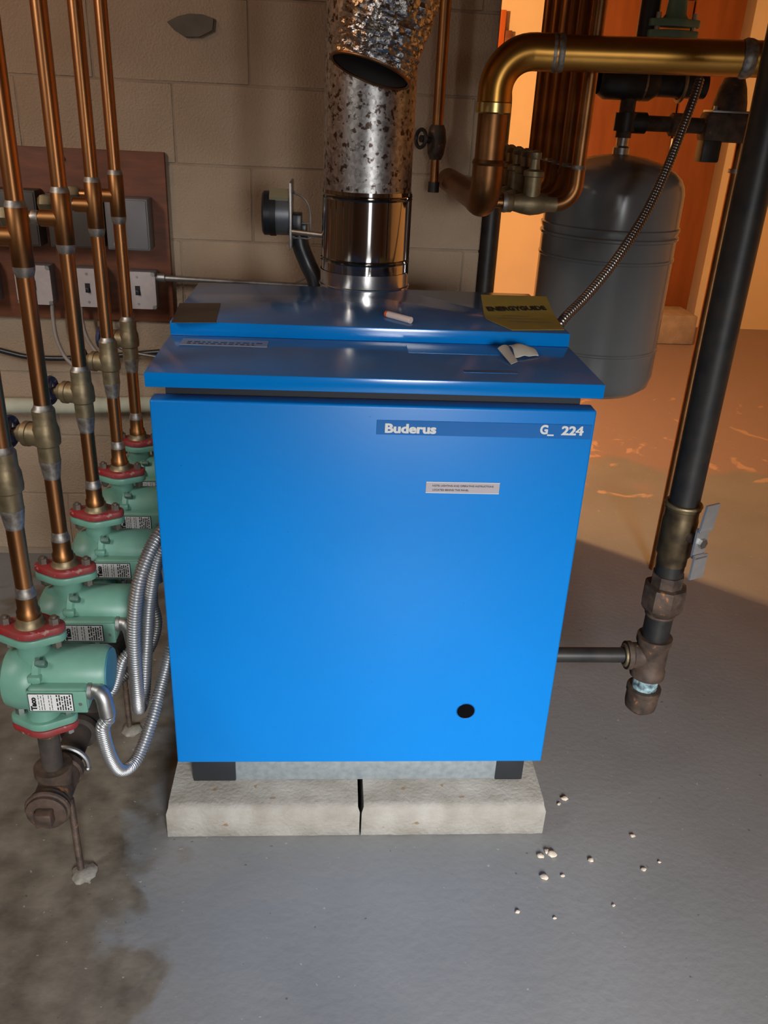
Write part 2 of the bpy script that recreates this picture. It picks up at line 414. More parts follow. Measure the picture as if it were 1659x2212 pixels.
# ---- the room beyond: brown door with trim, orange board, kerb, column
dr = empty('door_1', (2.0, 4.8, 0)); tag(dr, 'reddish brown wooden door in the far cream wall', 'door', kind='structure')
MB().box((1.50, 4.80, .0), (2.20, 4.845, 2.08), bev=.004).build('door_leaf', DOORW, dr)
MB().box((2.215, 4.775, .0), (2.53, 4.848, 2.16), bev=.004).build('door_casing', DOORW, dr)
MB().box((1.40, 4.775, .0), (1.49, 4.848, 2.16), bev=.004).build('door_casing', DOORW, dr)
MB().box((1.49, 4.775, 2.085), (2.215, 4.848, 2.16), bev=.004).build('door_casing', DOORW, dr)
MB().cyl((2.207, 4.79, 1.18), (2.207, 4.79, 1.28), .012).build('hinge', ZINC, dr)
MB().sphere((1.58, 4.76, .95), .03).cyl((1.58, 4.80, .95), (1.58, 4.77, .95), .012).build('door_knob', BRASS, dr)
bd = MB().box((.905, 4.79, 0), (1.0, 4.846, 1.97), bev=.003).build('upright_board', PLANKW)
tag(bd, 'narrow orange wood board standing against the far wall', 'board')
MB().box((1.005, 4.80, 0), (1.05, 4.846, 1.86), bev=.003).build('edge_strip', WOODB, bd)
tag(MB().box((2.06, 4.30, 0), (2.42, 4.62, .20), bev=.015).build('concrete_kerb', MORTAR), 'low brown concrete kerb in front of the far door', 'kerb')
cl = empty('black_iron_pipe', (.428, 1.50, 0), 'black iron standpipe beside the end of the block wall, below the copper elbow', 'pipe')
MB().tube([(.428, 1.50, .0), (.428, 1.50, 1.40)] + arc((.428, 1.56, 1.40), (0, -.06, 0), (0, 0, .06), 8)[1:] + [(.428, 1.655, 1.46)], .033, seg=22).build('pipe', IRON, cl)
MB().lathe([(.045, 0), (.045, .012), (.036, .016)], (.428, 1.50, 0), (0, 0, 1), 22).build('floor_flange', IRON, cl)

# ================================================================== BOILER
B = empty('boiler', (0, .3, .084), 'tall blue enamelled boiler with stepped lid on concrete blocks', 'boiler')
HW = .37
door = MB().box((-HW, 0, .184), (HW, .037, .9435), bev=.004, seg=3).build('front_panel', BLUE, B)
MB().box((-.352, .06, .19), (.352, .55, .957), bev=.003).build('jacket', BLUE, B)
MB().box((-.350, .038, .19), (.350, .060, .9695)).build('gap_shade_panel', DARKGAP, B)  # near-black panel paints in the shade of the gap under the lid
# upper lid step with a round cut-out at the back for the flue
FX, FY, FR = -.003, .653, .100
poly = [(-.3705, .222), (.3705, .222), (.3705, .594)]
n = 14
xr = math.sqrt(.108 ** 2 - (FY - .594) ** 2)
st = math.atan2(.594 - FY, xr); en = math.atan2(.594 - FY, -xr)
if en > 0: en -= 2 * PI
poly += [(FX + .108 * math.cos(st + (en - st) * k / n), FY + .108 * math.sin(st + (en - st) * k / n)) for k in range(n + 1)]
poly += [(-.3705, .594)]
poly2 = [(-.372, -.015), (.372, -.015), (.372, .594)] + poly[3:-1] + [(-.372, .594)]
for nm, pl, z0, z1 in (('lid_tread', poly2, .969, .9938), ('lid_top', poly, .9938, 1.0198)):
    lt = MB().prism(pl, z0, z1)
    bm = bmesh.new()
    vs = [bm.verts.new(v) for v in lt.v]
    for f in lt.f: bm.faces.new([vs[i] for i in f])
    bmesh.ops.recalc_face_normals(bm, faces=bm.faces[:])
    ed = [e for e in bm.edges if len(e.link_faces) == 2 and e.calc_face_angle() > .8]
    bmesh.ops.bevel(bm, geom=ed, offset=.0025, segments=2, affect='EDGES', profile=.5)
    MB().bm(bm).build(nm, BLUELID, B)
# thin inset service cover lines on the tread
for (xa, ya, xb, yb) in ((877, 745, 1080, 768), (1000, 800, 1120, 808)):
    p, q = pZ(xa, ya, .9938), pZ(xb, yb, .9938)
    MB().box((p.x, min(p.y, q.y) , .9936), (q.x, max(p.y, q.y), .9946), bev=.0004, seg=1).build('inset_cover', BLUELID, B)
p = [pZ(*c, 1.02) for c in ((388, 655), (477, 655), (466, 697), (370, 697))]
b = MB(); b.add([(v.x, v.y, z) for z in (1.0196, 1.0203) for v in p], [(0, 1, 2, 3), (4, 5, 6, 7), (0, 1, 5, 4), (1, 2, 6, 5), (2, 3, 7, 6), (3, 0, 4, 7)])
o = b.build('brown_label', BROWNLAB, B); o['label'] = 'dark brown label on the lid'
p = [pZ(*c, .994) for c in ((396, 731), (580, 737), (577, 750), (387, 744))]
b = MB(); b.add([(v.x, v.y, z) for z in (.9936, .9944) for v in p], [(0, 1, 2, 3), (4, 5, 6, 7), (0, 1, 5, 4), (1, 2, 6, 5), (2, 3, 7, 6), (3, 0, 4, 7)])
lb = b.build('silver_label', SILVER, B); lb['label'] = 'silver label strip with print'
b = MB()
for row in range(2):
    x = p[3].x + .012
    while x < p[2].x - .02:
        wd = random.uniform(.004, .012); yy = p[3].y + .007 + row * .011
        b.box((x, yy, .9944), (x + wd, yy + .004, .9947)); x += wd + .004
b.build('print', BLACK, lb)
# badge strip and lettering on the front
YF = -.0006
def onface(x, y): q = pY(x, y, 0); return q
p, q = onface(814, 908), onface(1275, 943)
bz0, bz1 = onface(1040, 943).z, onface(1040, 912).z
bg = MB().box((p.x, -.0012, bz0), (q.x, .004, bz1), bev=.0004, seg=1).build('badge_strip', BADGE, B)
ML = basis((0, 0, 0), (1, 0, 0), (0, 0, 1))
def ftext(s, xa, ya, xb, capz, parent, bold=.00035, m=WHITE, name='lettering', thick=.0007):
    p0 = onface(xa, ya); p1 = onface(xb, ya); size = capz / .70
    mm = basis((p0.x, -.0014, p0.z), (1, 0, 0), (0, 0, 1))
    o = text(s, size, mm, m, parent, name, bold, thick=thick)
    xs = [v.co.x for v in o.data.vertices]; k = (p1.x - p0.x) / (max(xs) - min(xs)); x0 = min(xs)
    off = V((0, 0, 0)); pp = o.parent
    while pp: off += pp.location; pp = pp.parent
    for v in o.data.vertices: v.co.x = (v.co.x - x0) * k + (p0.x - off.x)
    return o
ftext('Buderus', 831, 933, 942, .0155, bg)
ftext('G_', 1165, 936, 1196, .0155, bg, bold=.0004)
ftext('224', 1211, 938, 1259, .0150, bg)
p, q = onface(919, 1064), onface(1080, 1043)
nl = MB().box((p.x, -.0010, p.z), (q.x, .003, q.z), bev=.0003, seg=1).build('note_label', NOTE, B)
for zz in (p.z, q.z - .001):
    MB().box((p.x, -.0016, zz), (q.x, -.0008, zz + .001)).build('label_edge', WHITE, nl)
ftext('NOTE: LIGHTING AND OPERATING INSTRUCTIONS', 934, 1050, 1066, .0032, nl, bold=.0, m=BLACK, name='print', thick=.0)
ftext('LOCATED BEHIND THIS PANEL', 934, 1059, 1012, .0032, nl, bold=.0, m=BLACK, name='print', thick=.0)
h = onface(1006, 1536)
MB().lathe([(.0170, 0), (.0185, .0012), (.0195, 0), (.0195, -.002)], (h.x, 0, h.z), (0, -1, 0), 32, caps=False).build('hole_rim', BADGE, B)
MB().lathe([(.0172, 0), (.0172, .0008)], (h.x, 0, h.z), (0, -1, 0), 32).build('sight_hole', mat('hole_shade', (.003, .003, .004), .95, spec=.05), B)  # flat disc, the hole's inner shade painted as black
# base
MB().box((-.349, .057, .084), (.349, .56, .186), bev=.003).build('base_frame', GALVB, B)
for s in (-1, 1):
    xa, xb = (-.352, -.262) if s < 0 else (.292, .352)
    MB().box((xa, .054, .0845), (xb, .30, .186), bev=.003).build('base_corner', BLACKP, B)
c = pY(918, 1648, .04)
MB().lathe([(.03, 0), (.03, .012)], (c.x, .05, .193), (0, -1, 0), 24).build('drain_cover', BLACKP, B)

# concrete blocks below
for k, (xa, xb, lab) in enumerate(((-.397, -.001, 'concrete block under the left half of the blue boiler'), (.003, .391, 'concrete block under the right half of the blue boiler'))):
    bm = bmesh.new()
    prof = [(-.016, 0), (-.0195, .004), (-.0195, .066), (-.014, .078), (-.004, .084), (.60, .084), (.60, 0)]
    nx = 40; vv = []
    for i in range(nx + 1):
        x = xa + (xb - xa) * i / nx; e = 0
        row = []
        for j, (y, z) in enumerate(prof):
            dn = noise.noise(V((x * 22, y * 30 + j * 3.1, k * 9))) * .0022 if 0 < j < 5 else 0
            ex = 0
            if i in (0, nx): ex = (.004 if j in (3, 4) else 0) * (1 if i == 0 else -1)
            row.append(bm.verts.new((x + ex, y + dn, z + (dn * .4 if j in (2, 3) else 0))))
        vv.append(row)
    for i in range(nx):
        for j in range(len(prof)):
            j2 = (j + 1) % len(prof); bm.faces.new((vv[i][j], vv[i][j2], vv[i + 1][j2], vv[i + 1][j]))
    bm.faces.new(vv[0]); bm.faces.new(list(reversed(vv[nx])))
    tag(MB().bm(bm).build('concrete_block', SLAB, angle=50), lab, 'block')

# things lying on the lid
d0, d1 = pZ(832, 677, 1.0262), pZ(888, 692, 1.0262)
ax = (d1 - d0).normalized()
dt = empty('foam_dart', (d0 + d1) / 2 - V((0, 0, .0064)), 'pale pink foam dart with orange tip lying on the lid', 'foam dart')
MB().cyl(d0 + ax * .008, d1, .0064, bev=.0008).build('foam_body', FOAM, dt)
MB().lathe([(0, 0), (.004, .0006), (.0062, .003), (.0064, .009)], d0, ax, 18).build('tip', ORANGE, dt)

cp = [pZ(*c, 1.021) for c in ((1037, 655), (1179, 655), (1219, 713), (1098, 712), (1064, 694))]
def quad_pt(s, t):   # card surface: s along the width, t from back (0) to front (1)
    a = cp[0].lerp(cp[1], s); bb = (cp[0] + (cp[2] - cp[1])).lerp(cp[2], s); q = a.lerp(bb, t)
    q.z = 1.0212 + .017 * max(0, .45 - t) / .45 * (1 - .2 * s); return q
cb = MB(); N1, N2 = 12, 10; idx = {}
vs = []; fs = []
for lay in (0, 1):
    for i in range(N1 + 1):
        for j in range(N2 + 1):
            s_ = i / N1; t_ = j / N2
            s0 = max(0, (t_ - .62) / .38) * .30        # torn-off front left corner
            s_ = s0 + (1 - s0) * s_
            v = quad_pt(s_, t_); v.z += .0008 * lay; idx[lay, i, j] = len(vs); vs.append(v)
for i in range(N1):
    for j in range(N2):
        for lay in (0, 1):
            fs.append((idx[lay, i, j], idx[lay, i + 1, j], idx[lay, i + 1, j + 1], idx[lay, i, j + 1]))
for i in range(N1):
    for j in (0, N2): fs.append((idx[0, i, j], idx[0, i + 1, j], idx[1, i + 1, j], idx[1, i, j]))
for j in range(N2):
    for i in (0, N1): fs.append((idx[0, i, j], idx[0, i, j + 1], idx[1, i, j + 1], idx[1, i, j]))
cb.add(vs, fs); card = cb.build('energy_card', YELLOW)
tag(card, 'yellow torn energy rating card lying on the lid', 'card')
e0, e1, e2 = quad_pt(.05, .40), quad_pt(.93, .40), quad_pt(.05, .06)
e0.z += .0015; e1.z += .0015; e2.z += .0015
o = text('ENERGYGUIDE', .030, basis(e0 + V((0, 0, .0012)), e1 - e0, e2 - e0), BLACK, card, 'print', .0003, 1, depth=.0003, thick=.0006)
xs = [v.co.x for v in o.data.vertices]; k = (e1.x - e0.x) / (max(xs) - min(xs)); x0 = min(xs)
for v in o.data.vertices:
    v.co.x = (v.co.x - x0) * k + (e0.x - card.location.x)
b = MB()
for r, (t_, a, c_) in enumerate(((.52, .25, .62), (.60, .15, .8), (.72, .3, .9))):
    q0, q1 = quad_pt(a, t_), quad_pt(c_, t_)
    b.box((q0.x, q0.y, 1.0222), (q1.x, q0.y + .0012, 1.0225))
b.build('print', BLACK, card)

# crumpled paper scrap on the tread
def sheet(c00, c10, c11, c01, zf, nu=10, nv=6):
    q = [pZ(*c, .995) for c in (c00, c10, c11, c01)]; vs = []; fs = []
    for lay in (0, 1):
        for i in range(nu + 1):
            for j in range(nv + 1):
                u, v = i / nu, j / nv
                p = q[0].lerp(q[1], u).lerp(q[3].lerp(q[2], u), v)
                vs.append(V((p.x, p.y, .9945 + zf(u, v) + .0012 * lay)))
    def ix(l, i, j): return l * (nu + 1) * (nv + 1) + i * (nv + 1) + j
    for i in range(nu):
        for j in range(nv):
            for l in (0, 1): fs.append((ix(l, i, j), ix(l, i + 1, j), ix(l, i + 1, j + 1), ix(l, i, j + 1)))
    for i in range(nu):
        for j in (0, nv): fs.append((ix(0, i, j), ix(0, i + 1, j), ix(1, i + 1, j), ix(1, i, j)))
    for j in range(nv):
        for i in (0, nu): fs.append((ix(0, i, j), ix(0, i, j + 1), ix(1, i, j + 1), ix(1, i, j)))
    return vs, fs
b = MB()
b.add(*sheet((1096, 754), (1150, 756), (1163, 770), (1112, 776), lambda u, v: .020 * math.sin(PI * min(1, v * .8 + .12)) * (1 - .55 * u) * (.65 + .35 * math.sin(PI * u)) + .002 * noise.noise(V((u * 4, v * 4, 1)))))
b.add(*sheet((1074, 764), (1100, 757), (1118, 782), (1104, 788), lambda u, v: .012 * (1 - v) * math.sin(PI * (.25 + .6 * u)) + .001))
tag(b.build('paper_scrap', PAPER, angle=30), 'crumpled scrap of white paper on the lid tread', 'paper')

# ================================================================== FLUE
FL = empty('flue_pipe', (FX, FY, .96), 'round metal flue rising from the boiler, polished collar below and spotted galvanised pipe above', 'flue')
def seamed(z0, z1, r, grooves):
    pr = [(r, z0)]
    for g in grooves: pr += [(r, g - .005), (r + .003, g - .003), (r - .002, g), (r + .003, g + .003), (r, g + .005)]
    return pr + [(r, z1)]
MB().lathe([(.1005, .96), (.1005, 1.016), (.1035, 1.018), (.1035, 1.021), (.1005, 1.023), (.1005, 1.052)], (FX, FY, 0), (0, 0, 1), 48, caps=False).build('boot', mat('boot_steel', (.66, .64, .62), .22, 1), FL)
MB().lathe(seamed(1.048, 1.222, .0985, [1.076, 1.209]) + [(.094, 1.222)], (FX, FY, 0), (0, 0, 1), 56, caps=False).build('collar', STAIN, FL)
MB().cyl((FX + .093, FY - .035, 1.05), (FX + .093, FY - .035, 1.22), .004, seg=8).build('seam', STAIN, FL)
MB().lathe([(.0965, 1.215), (.0965, 1.50), (.0985, 1.502), (.0985, 1.508), (.0965, 1.51), (.0965, 2.3)], (FX, FY, 0), (0, 0, 1), 48, caps=False).build('galvanised_pipe', GALV, FL)

# crumpled foil duct hanging in front of the flue, open end down
Dd = empty('foil_duct', (.02, .45, 1.45), 'crumpled silver foil duct hanging open-ended in front of the flue', 'duct')
axis = [V((-.012, .462, 1.447)), V((.004, .455, 1.50)), V((.026, .447, 1.58)), V((.055, .44, 1.70)), V((.08, .44, 1.85)), V((.10, .45, 2.05)), V((.10, .45, 2.30))]
path = resample(smooth(axis, 12), .004)
vs = []; fs = []; seg = 120
tilt0 = V((-.30, .10, 1)).normalized()
for i, p in enumerate(path):
    t = (path[min(i + 1, len(path) - 1)] - path[max(i - 1, 0)]).normalized()
    wgt = max(0, 1 - i / 22); t = (t * (1 - wgt) + V((.30, .22, 1)).normalized() * wgt).normalized()
    u, w_, _ = frame(t)
    R = .0765 + .006 * min(1, i / 30)
    for k in range(seg):
        a = 2 * PI * k / seg; e = u * math.cos(a) + w_ * math.sin(a)
        q = p + e * R
        zz = q.z + q.x * .45
        dsp = (.5 - abs(noise.noise(V((q.x * 30, q.y * 30, zz * 110))))) * .012 - .005 + noise.noise(V((q.x * 85, q.y * 85, zz * 190))) * .0042
        dsp *= min(1, i / 4)
        vs.append(p + e * (R + dsp))
for i in range(len(path) - 1):
    for k in range(seg):
        k2 = (k + 1) % seg; fs.append((i * seg + k, i * seg + k2, (i + 1) * seg + k2, (i + 1) * seg + k))
fo = MB().add(vs, fs).build('foil_sleeve', FOIL, Dd, angle=32)
sm = fo.modifiers.new('thick', 'SOLIDIFY'); sm.thickness = .002; sm.offset = -1
ring = vs[:seg]
MB().tube([v for v in ring] + [ring[0]], .003, seg=8, caps=False).build('end_rim', COPPERDK, Dd)
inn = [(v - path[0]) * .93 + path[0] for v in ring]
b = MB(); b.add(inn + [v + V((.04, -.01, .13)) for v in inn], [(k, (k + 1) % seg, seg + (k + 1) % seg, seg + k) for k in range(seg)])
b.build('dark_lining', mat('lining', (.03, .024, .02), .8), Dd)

# vent damper motor left of the flue
VD = empty('vent_damper_motor', (-.2, .80, 1.0), 'round black damper motor with metal plate left of the flue', 'motor')
MB().lathe([(.046, 0), (.050, .004), (.050, .026)], (-.243, .80, 1.148), (1, 0, 0), 36).build('motor_body', BLACKP, VD)
MB().lathe([(.049, .026), (.049, .068)], (-.243, .80, 1.148), (1, 0, 0), 36).build('motor_can', mat('motor_can', (.20, .21, .23), .35, .6), VD)
MB().lathe([(.0515, 0), (.0515, .014)], (-.225, .80, 1.148), (1, 0, 0), 36).build('band', BLACK, VD)
MB().box((-.225, .757, 1.188), (-.18, .79, 1.197), rot=Matrix.Rotation(.55, 3, 'X')).build('rating_label', mat('old_label', (.30, .27, .17), .7), VD)
MB().box((-.178, .737, 1.075), (-.172, .863, 1.222), bev=.002).build('mounting_plate', ZINC, VD)
MB().cyl((-.175, .745, 1.115), (-.090, .695, 1.115), .006, seg=10).build('mounting_arm', ZINC, VD)
for zz in (1.20, 1.10): MB().cyl((-.172, .76, zz), (-.166, .76, zz), .004, seg=6).build('screw', ZINC, VD)
MB().box((-.172, .77, 1.105), (-.150, .83, 1.150), bev=.003).box((-.155, .775, 1.10), (-.138, .82, 1.128), bev=.003).build('terminal_block', BLACKP, VD)
g = smooth([(-.172, .78, 1.198), (-.148, .78, 1.188), (-.132, .78, 1.165), (-.129, .78, 1.13), (-.129, .78, 1.098), (-.15, .78, 1.096), (-.17, .78, 1.096)], 8)
MB().tube(g, .0022, seg=8).tube([(-.129, .78, 1.13), (-.17, .78, 1.13)], .0018, seg=8).build('wire_guard', ZINC, VD)
MB().tube(smooth([(-.158, .81, 1.10), (-.152, .81, 1.07), (-.135, .81, 1.03), (-.115, .80, .985), (-.11, .78, .90), (-.11, .70, .80), (-.11, .63, .78)], 8), .021, seg=16).build('black_hose', BLACKP, VD)
MB().tube([pY(640, 610, .9), pY(672, 594, .86), (-.115, .82, 1.02)], .003, seg=8).build('thin_rod', ZINC, VD)

# ================================================================== PUMP ROW
HX = -.57
PUMPY = [-.110, .094, .331, .558, .761]
FZ = .578                       # underside-to-top reference of red top flanges
VZ = FZ - .10                   # pump centre height
def oval(rx, ry, bx, br, n=10):
    """two-bolt flange outline, long along x"""
    out = []
    for sgn in (1, -1):
        for k in range(n + 1):
            a = -PI / 2.6 + 2 * PI / 2.6 * k / n
            out.append((sgn * (bx + br * math.cos(a)), sgn * br * math.sin(a)))
        for k in range(n + 1):
            a = PI / 2 - .55 + 1.1 * k / n
            out.append((ry * math.cos(a) * sgn, ry * math.sin(a) * sgn))
    return out
def bevel_prism(poly, z0, z1, bev):
    lt = MB().prism(poly, z0, z1); bm = bmesh.new(); vs = [bm.verts.new(v) for v in lt.v]
    for f in lt.f: bm.faces.new([vs[i] for i in f])
    bmesh.ops.recalc_face_normals(bm, faces=bm.faces[:])
    ed = [e for e in bm.edges if e.calc_face_angle() > 1.2]
    bmesh.ops.bevel(bm, geom=ed, offset=bev, segments=2, affect='EDGES', profile=.5)
    return bm
OV = oval(.05, .036, .040, .0165)
def make_pump():
    P = empty('circulator_pump', (0, 0, 0))
    # volute lying between two vertical ports
    v = MB().lathe([(.0, -.046), (.030, -.045), (.050, -.034), (.056, -.016), (.056, .006), (.050, .016), (.043, .018)], (-.012, 0, 0), (1, 0, 0), 32)
    v.lathe([(.030, -.084), (.026, -.066), (.030, -.03)], (0, 0, 0), (0, 0, 1), 24).lathe([(.030, .03), (.026, .066), (.030, .084)], (0, 0, 0), (0, 0, 1), 24)
    vo = v.build('volute', GREEN, P)
    for zz in (.028, -.028): MB().box((.000, -.052, zz - .006), (.022, -.030, zz + .006), bev=.003).build('lug', GREEN, vo)
    for sgn in (1, -1):
        z0 = sgn * .078
        MB().bm(bevel_prism(OV, min(z0, z0 + sgn * .015), max(z0, z0 + sgn * .015), .003)).build('pump_flange', GREEN, P)
        f = MB().bm(bevel_prism(OV, min(z0 + sgn * .0155, z0 + sgn * .030), max(z0 + sgn * .0155, z0 + sgn * .030), .004)).build('red_flange', RED, P)
        MB().lathe([(.026, 0), (.0215, .006), (.0205, .016)], (0, 0, sgn * .107), (0, 0, sgn), 24).build('flange_hub', BRASS if sgn > 0 else RUST, f)
        for s in (-1, 1):
            bo = MB().cyl((s * .040, 0, sgn * .108), (s * .040, 0, sgn * .119), .0088, seg=6)
            bo.cyl((s * .040, 0, sgn * .064), (s * .040, 0, sgn * .079), .0088, seg=6)
            bo.cyl((s * .040, 0, sgn * .060), (s * .040, 0, sgn * .123), .0045, seg=10)
            bo.build('bolt', ZINC if sgn < 0 else PBOLT, P)
    mo = MB().lathe([(.030, .002), (.048, .006), (.048, .016), (.044, .020), (.044, .114), (.040, .122)], (0, 0, .014), (1, 0, 0), 36).build('motor', GREEN, P)
    MB().lathe([(.0395, .1215), (.038, .1245), (.0, .1255)], (0, 0, .014), (1, 0, 0), 36).build('end_cap', mat('cap_teal', (.045, .19, .24), .45), mo)
    MB().box((.012, -.0395, .040), (.030, -.029, .060), bev=.003, rot=Matrix.Rotation(.75, 3, 'X')).build('capacitor_bracket', mat('bracket_green', (.07, .14, .11), .5), mo)
    rt = Matrix.Rotation(-.10, 3, 'X')
    bx = MB().box((.0, -.064, -.028), (.098, -.010, .019), bev=.008, seg=3).build('terminal_box', GREEN, P)
    MB().box((.0005, -.0655, -.027), (.0975, -.060, .0165), bev=.0025).build('box_cover', GREEN, bx)
    lab = MB().box((.003, -.0664, -.0225), (.076, -.0652, .0135)).build('rating_label', BLACK, bx)
    wl = MB().box((.0043, -.0667, -.0213), (.0747, -.0657, .0123)).build('label_field', WHITE, bx)
    # print: the maker's name runs up the left end, fine columns of small type beside it
    mm = basis((.0155, -.0672, -.0195), (0, 0, 1), (-1, 0, 0))
    text('Taco', .0125, mm, BLACK, wl, 'print', .0006, 1.02, depth=.0003)
    pb = MB(); rr = random.Random(3)
    for c_ in range(13):
        xx = .0195 + c_ * .0042
        if c_ in (3, 6): continue
        z = -.0195
        while z < .009:
            L = rr.uniform(.0016, .008); L = min(L, .0112 - z)
            pb.box((xx, -.0670, z), (xx + (.0010 if c_ < 6 else .0022), -.0666, z + L)); z += L + rr.uniform(.0006, .003)
        if c_ in (2, 4, 5): pass
    pb.build('print', BLACK, wl)
    MB().cyl((.087, -.0668, -.008), (.087, -.064, -.008), .003, seg=10).build('screw', ZINC, bx)
    # conduit elbow at the right end of the box
    el = smooth([(.096, -.045, .004), (.111, -.048, .006), (.121, -.053, -.002), (.125, -.057, -.020), (.127, -.059, -.036)], 6)
    MB().tube(el, [.0125] * 7 + [.0135] * (len(el) - 7), seg=16).lathe([(.016, 0), (.016, .006)], (.097, -.045, .004), (1, 0, 0), 16).build('conduit_elbow', ZINC, P)
    return P
PBOLT = mat('bolt_dark', (.20, .17, .14), .5, .7)
proto = make_pump()
plabels = ['nearest green circulator pump at the lower left edge, whole label in view',
           'second green circulator pump counted from the camera, just behind the nearest',
           'third green circulator pump from the camera, middle of the row of five',
           'fourth green circulator pump from the camera, partly hidden by the boiler',
           'farthest green circulator pump, mostly hidden behind the blue boiler']
pumps = []
for i, y in enumerate(PUMPY):
    P = proto if i == 0 else dup(proto)
    P.location = (HX, y, VZ); tag(P, plabels[i], 'pump', 'green circulator pumps in a row'); pumps.append(P)

# ---- copper risers with gate valves
VALVZ = .848; TEEZ = 1.177
def make_riser(zb):
    R = empty('copper_riser', (0, 0, 0))
    r = .0140
    MB().cyl((0, 0, 0), (0, 0, 2.29 - zb), r, seg=20).build('pipe', COPPER, R)
    MB().lathe([(.019, 0), (.019, .012), (.0165, .016), (.0165, .040)], (0, 0, 0), (0, 0, 1), 20).build('adapter', COPPERDK, R)
    MB().lathe([(.0165, 0), (.0168, .004), (.015, .010), (.0142, .018)], (0, 0, .040), (0, 0, 1), 20).build('solder_joint', SOLDER, R)
    vz = VALVZ - zb
    bd_ = MB().lathe([(.0185, -.050), (.0185, -.022), (.0225, -.019), (.0235, -.010), (.0225, .010), (.0205, .016), (.0195, .020), (.0195, .044)], (0, 0, vz), (0, 0, 1), 24)
    va = bd_.build('gate_valve', BRASS, R)
    ax = V((-.97, .22, 0)).normalized(); o0 = V((0, 0, vz - .004))
    MB().lathe([(.0205, 0), (.0205, .030), (.0225, .031), (.0225, .040), (.0175, .043), (.0160, .050), (.009, .052), (.006, .064)], o0, ax, 22).build('bonnet', BRASS, va)
    wc = o0 + ax * .070; u_, w_, _d = frame(ax)
    hw = MB().torus(wc, ax, .0245, .0058, 22, 8)
    for k in range(5):
        a = 2 * PI * k / 5; hw.cyl(wc, wc + (u_ * math.cos(a) + w_ * math.sin(a)) * .0235, .004, seg=8)
    hw.cyl(o0 + ax * .060, o0 + ax * .077, .0065, seg=10)
    hw.build('handwheel', HANDBLUE, va)
    MB().lathe([(.0195, 0), (.0162, .005), (.0142, .010)], (0, 0, vz + .044), (0, 0, 1), 20).build('solder_joint', SOLDER, R)
    MB().lathe([(.0142, -.034), (.0160, -.022), (.0190, -.0)], (0, 0, vz - .050), (0, 0, 1), 20).build('solder_joint', SOLDER, R)
    tz = TEEZ - zb
    te = MB().lathe([(.0160, -.047), (.0172, -.045), (.0172, .045), (.0160, .047)], (0, 0, tz), (0, 0, 1), 20).cyl((0, 0, tz), (-.040, 0, tz), .0150, seg=18).build('tee', COPPERDK, R)
    MB().cyl((-.03, 0, tz), (-.085, 0, tz), .0115, seg=16).build('branch_pipe', COPPER, te)
    MB().lathe([(.0125, 0), (.0135, .006), (.0125, .012)], (-.043, 0, tz), (-1, 0, 0), 16).build('solder_joint', SOLDER, te)
    MB().lathe([(.014, 0), (.019, .006), (.019, .024), (.012, .030)], (-.082, 0, tz), (-1, 0, 0), 6).build('cap_nut', BRASS, te)
    MB().lathe([(.0142, -.016), (.0170, -.006), (.0175, 0)], (0, 0, tz - .045), (0, 0, 1), 20).build('solder_joint', SOLDER, R)
    MB().lathe([(.0175, 0), (.0165, .004), (.0142, .010)], (0, 0, tz + .045), (0, 0, 1), 20).build('solder_joint', SOLDER, R)
    return R
RB = VZ + .122
rp = make_riser(RB)
rl = ['copper riser above the nearest green pump, cut by the left edge of the photo', 'leftmost tall copper riser, with a dark blue handwheel beside its brass valve', 'copper riser second from left with a dark handwheel on its brass valve',
      'copper riser third from left with a bright blue handwheel on its brass valve', 'copper riser nearest the block wall and the boiler lid, rightmost of the row']
for i, y in enumerate(PUMPY):
    R = rp if i == 0 else dup(rp)
    R.location = (HX, y - (.006 if i else 0), RB); tag(R, rl[i], 'pipe', 'copper risers above the pumps')
    if i >= 1: pass

# ---- iron header with tees below the pumps
HZ = .225
H = empty('pump_header', (HX, -.16, .15), 'rusty dark iron header pipe running back below the pumps', 'pipe')
MB().cyl((HX, -.15, HZ), (HX, .84, HZ), .0255, seg=24).build('header_pipe', HEADER, H)
for i, y in enumerate(PUMPY):
    t = MB().lathe([(.037, -.054), (.037, -.040), (.033, -.036), (.033, .036), (.037, .040), (.037, .054)], (HX, y, HZ), (0, 1, 0), 26)
    t.lathe([(.030, .0), (.030, .036), (.034, .040), (.034, .054)], (HX, y, HZ), (0, 0, 1), 24)
    t.build('tee_fitting', RUST if i == 0 else HEADER, H)
    MB().cyl((HX, y, HZ + .04), (HX, y, VZ - .1232), .0185, seg=20).build('nipple', HEADER, H)
pg = MB().lathe([(.0355, 0), (.0355, .010), (.030, .012)], (HX, -.164, HZ), (0, -1, 0), 24).build('end_plug', RUST, H)
MB().box((HX - .015, -.195, HZ - .015), (HX + .015, -.172, HZ + .015), bev=.003).build('plug_square', RUST, pg)
MB().torus((HX, -.163, HZ), (0, 1, 0), .036, .005, 28, 8).build('fitting_bead', RUST, H)
# the last stretch turns towards the boiler
MB().tube([(HX, .84, HZ)] + arc((HX + .06, .84, HZ), (-.06, 0, 0), (0, .06, 0))[1:] + [(-.35, .90, HZ)], .0255, seg=20).build('return_leg', HEADER, H)

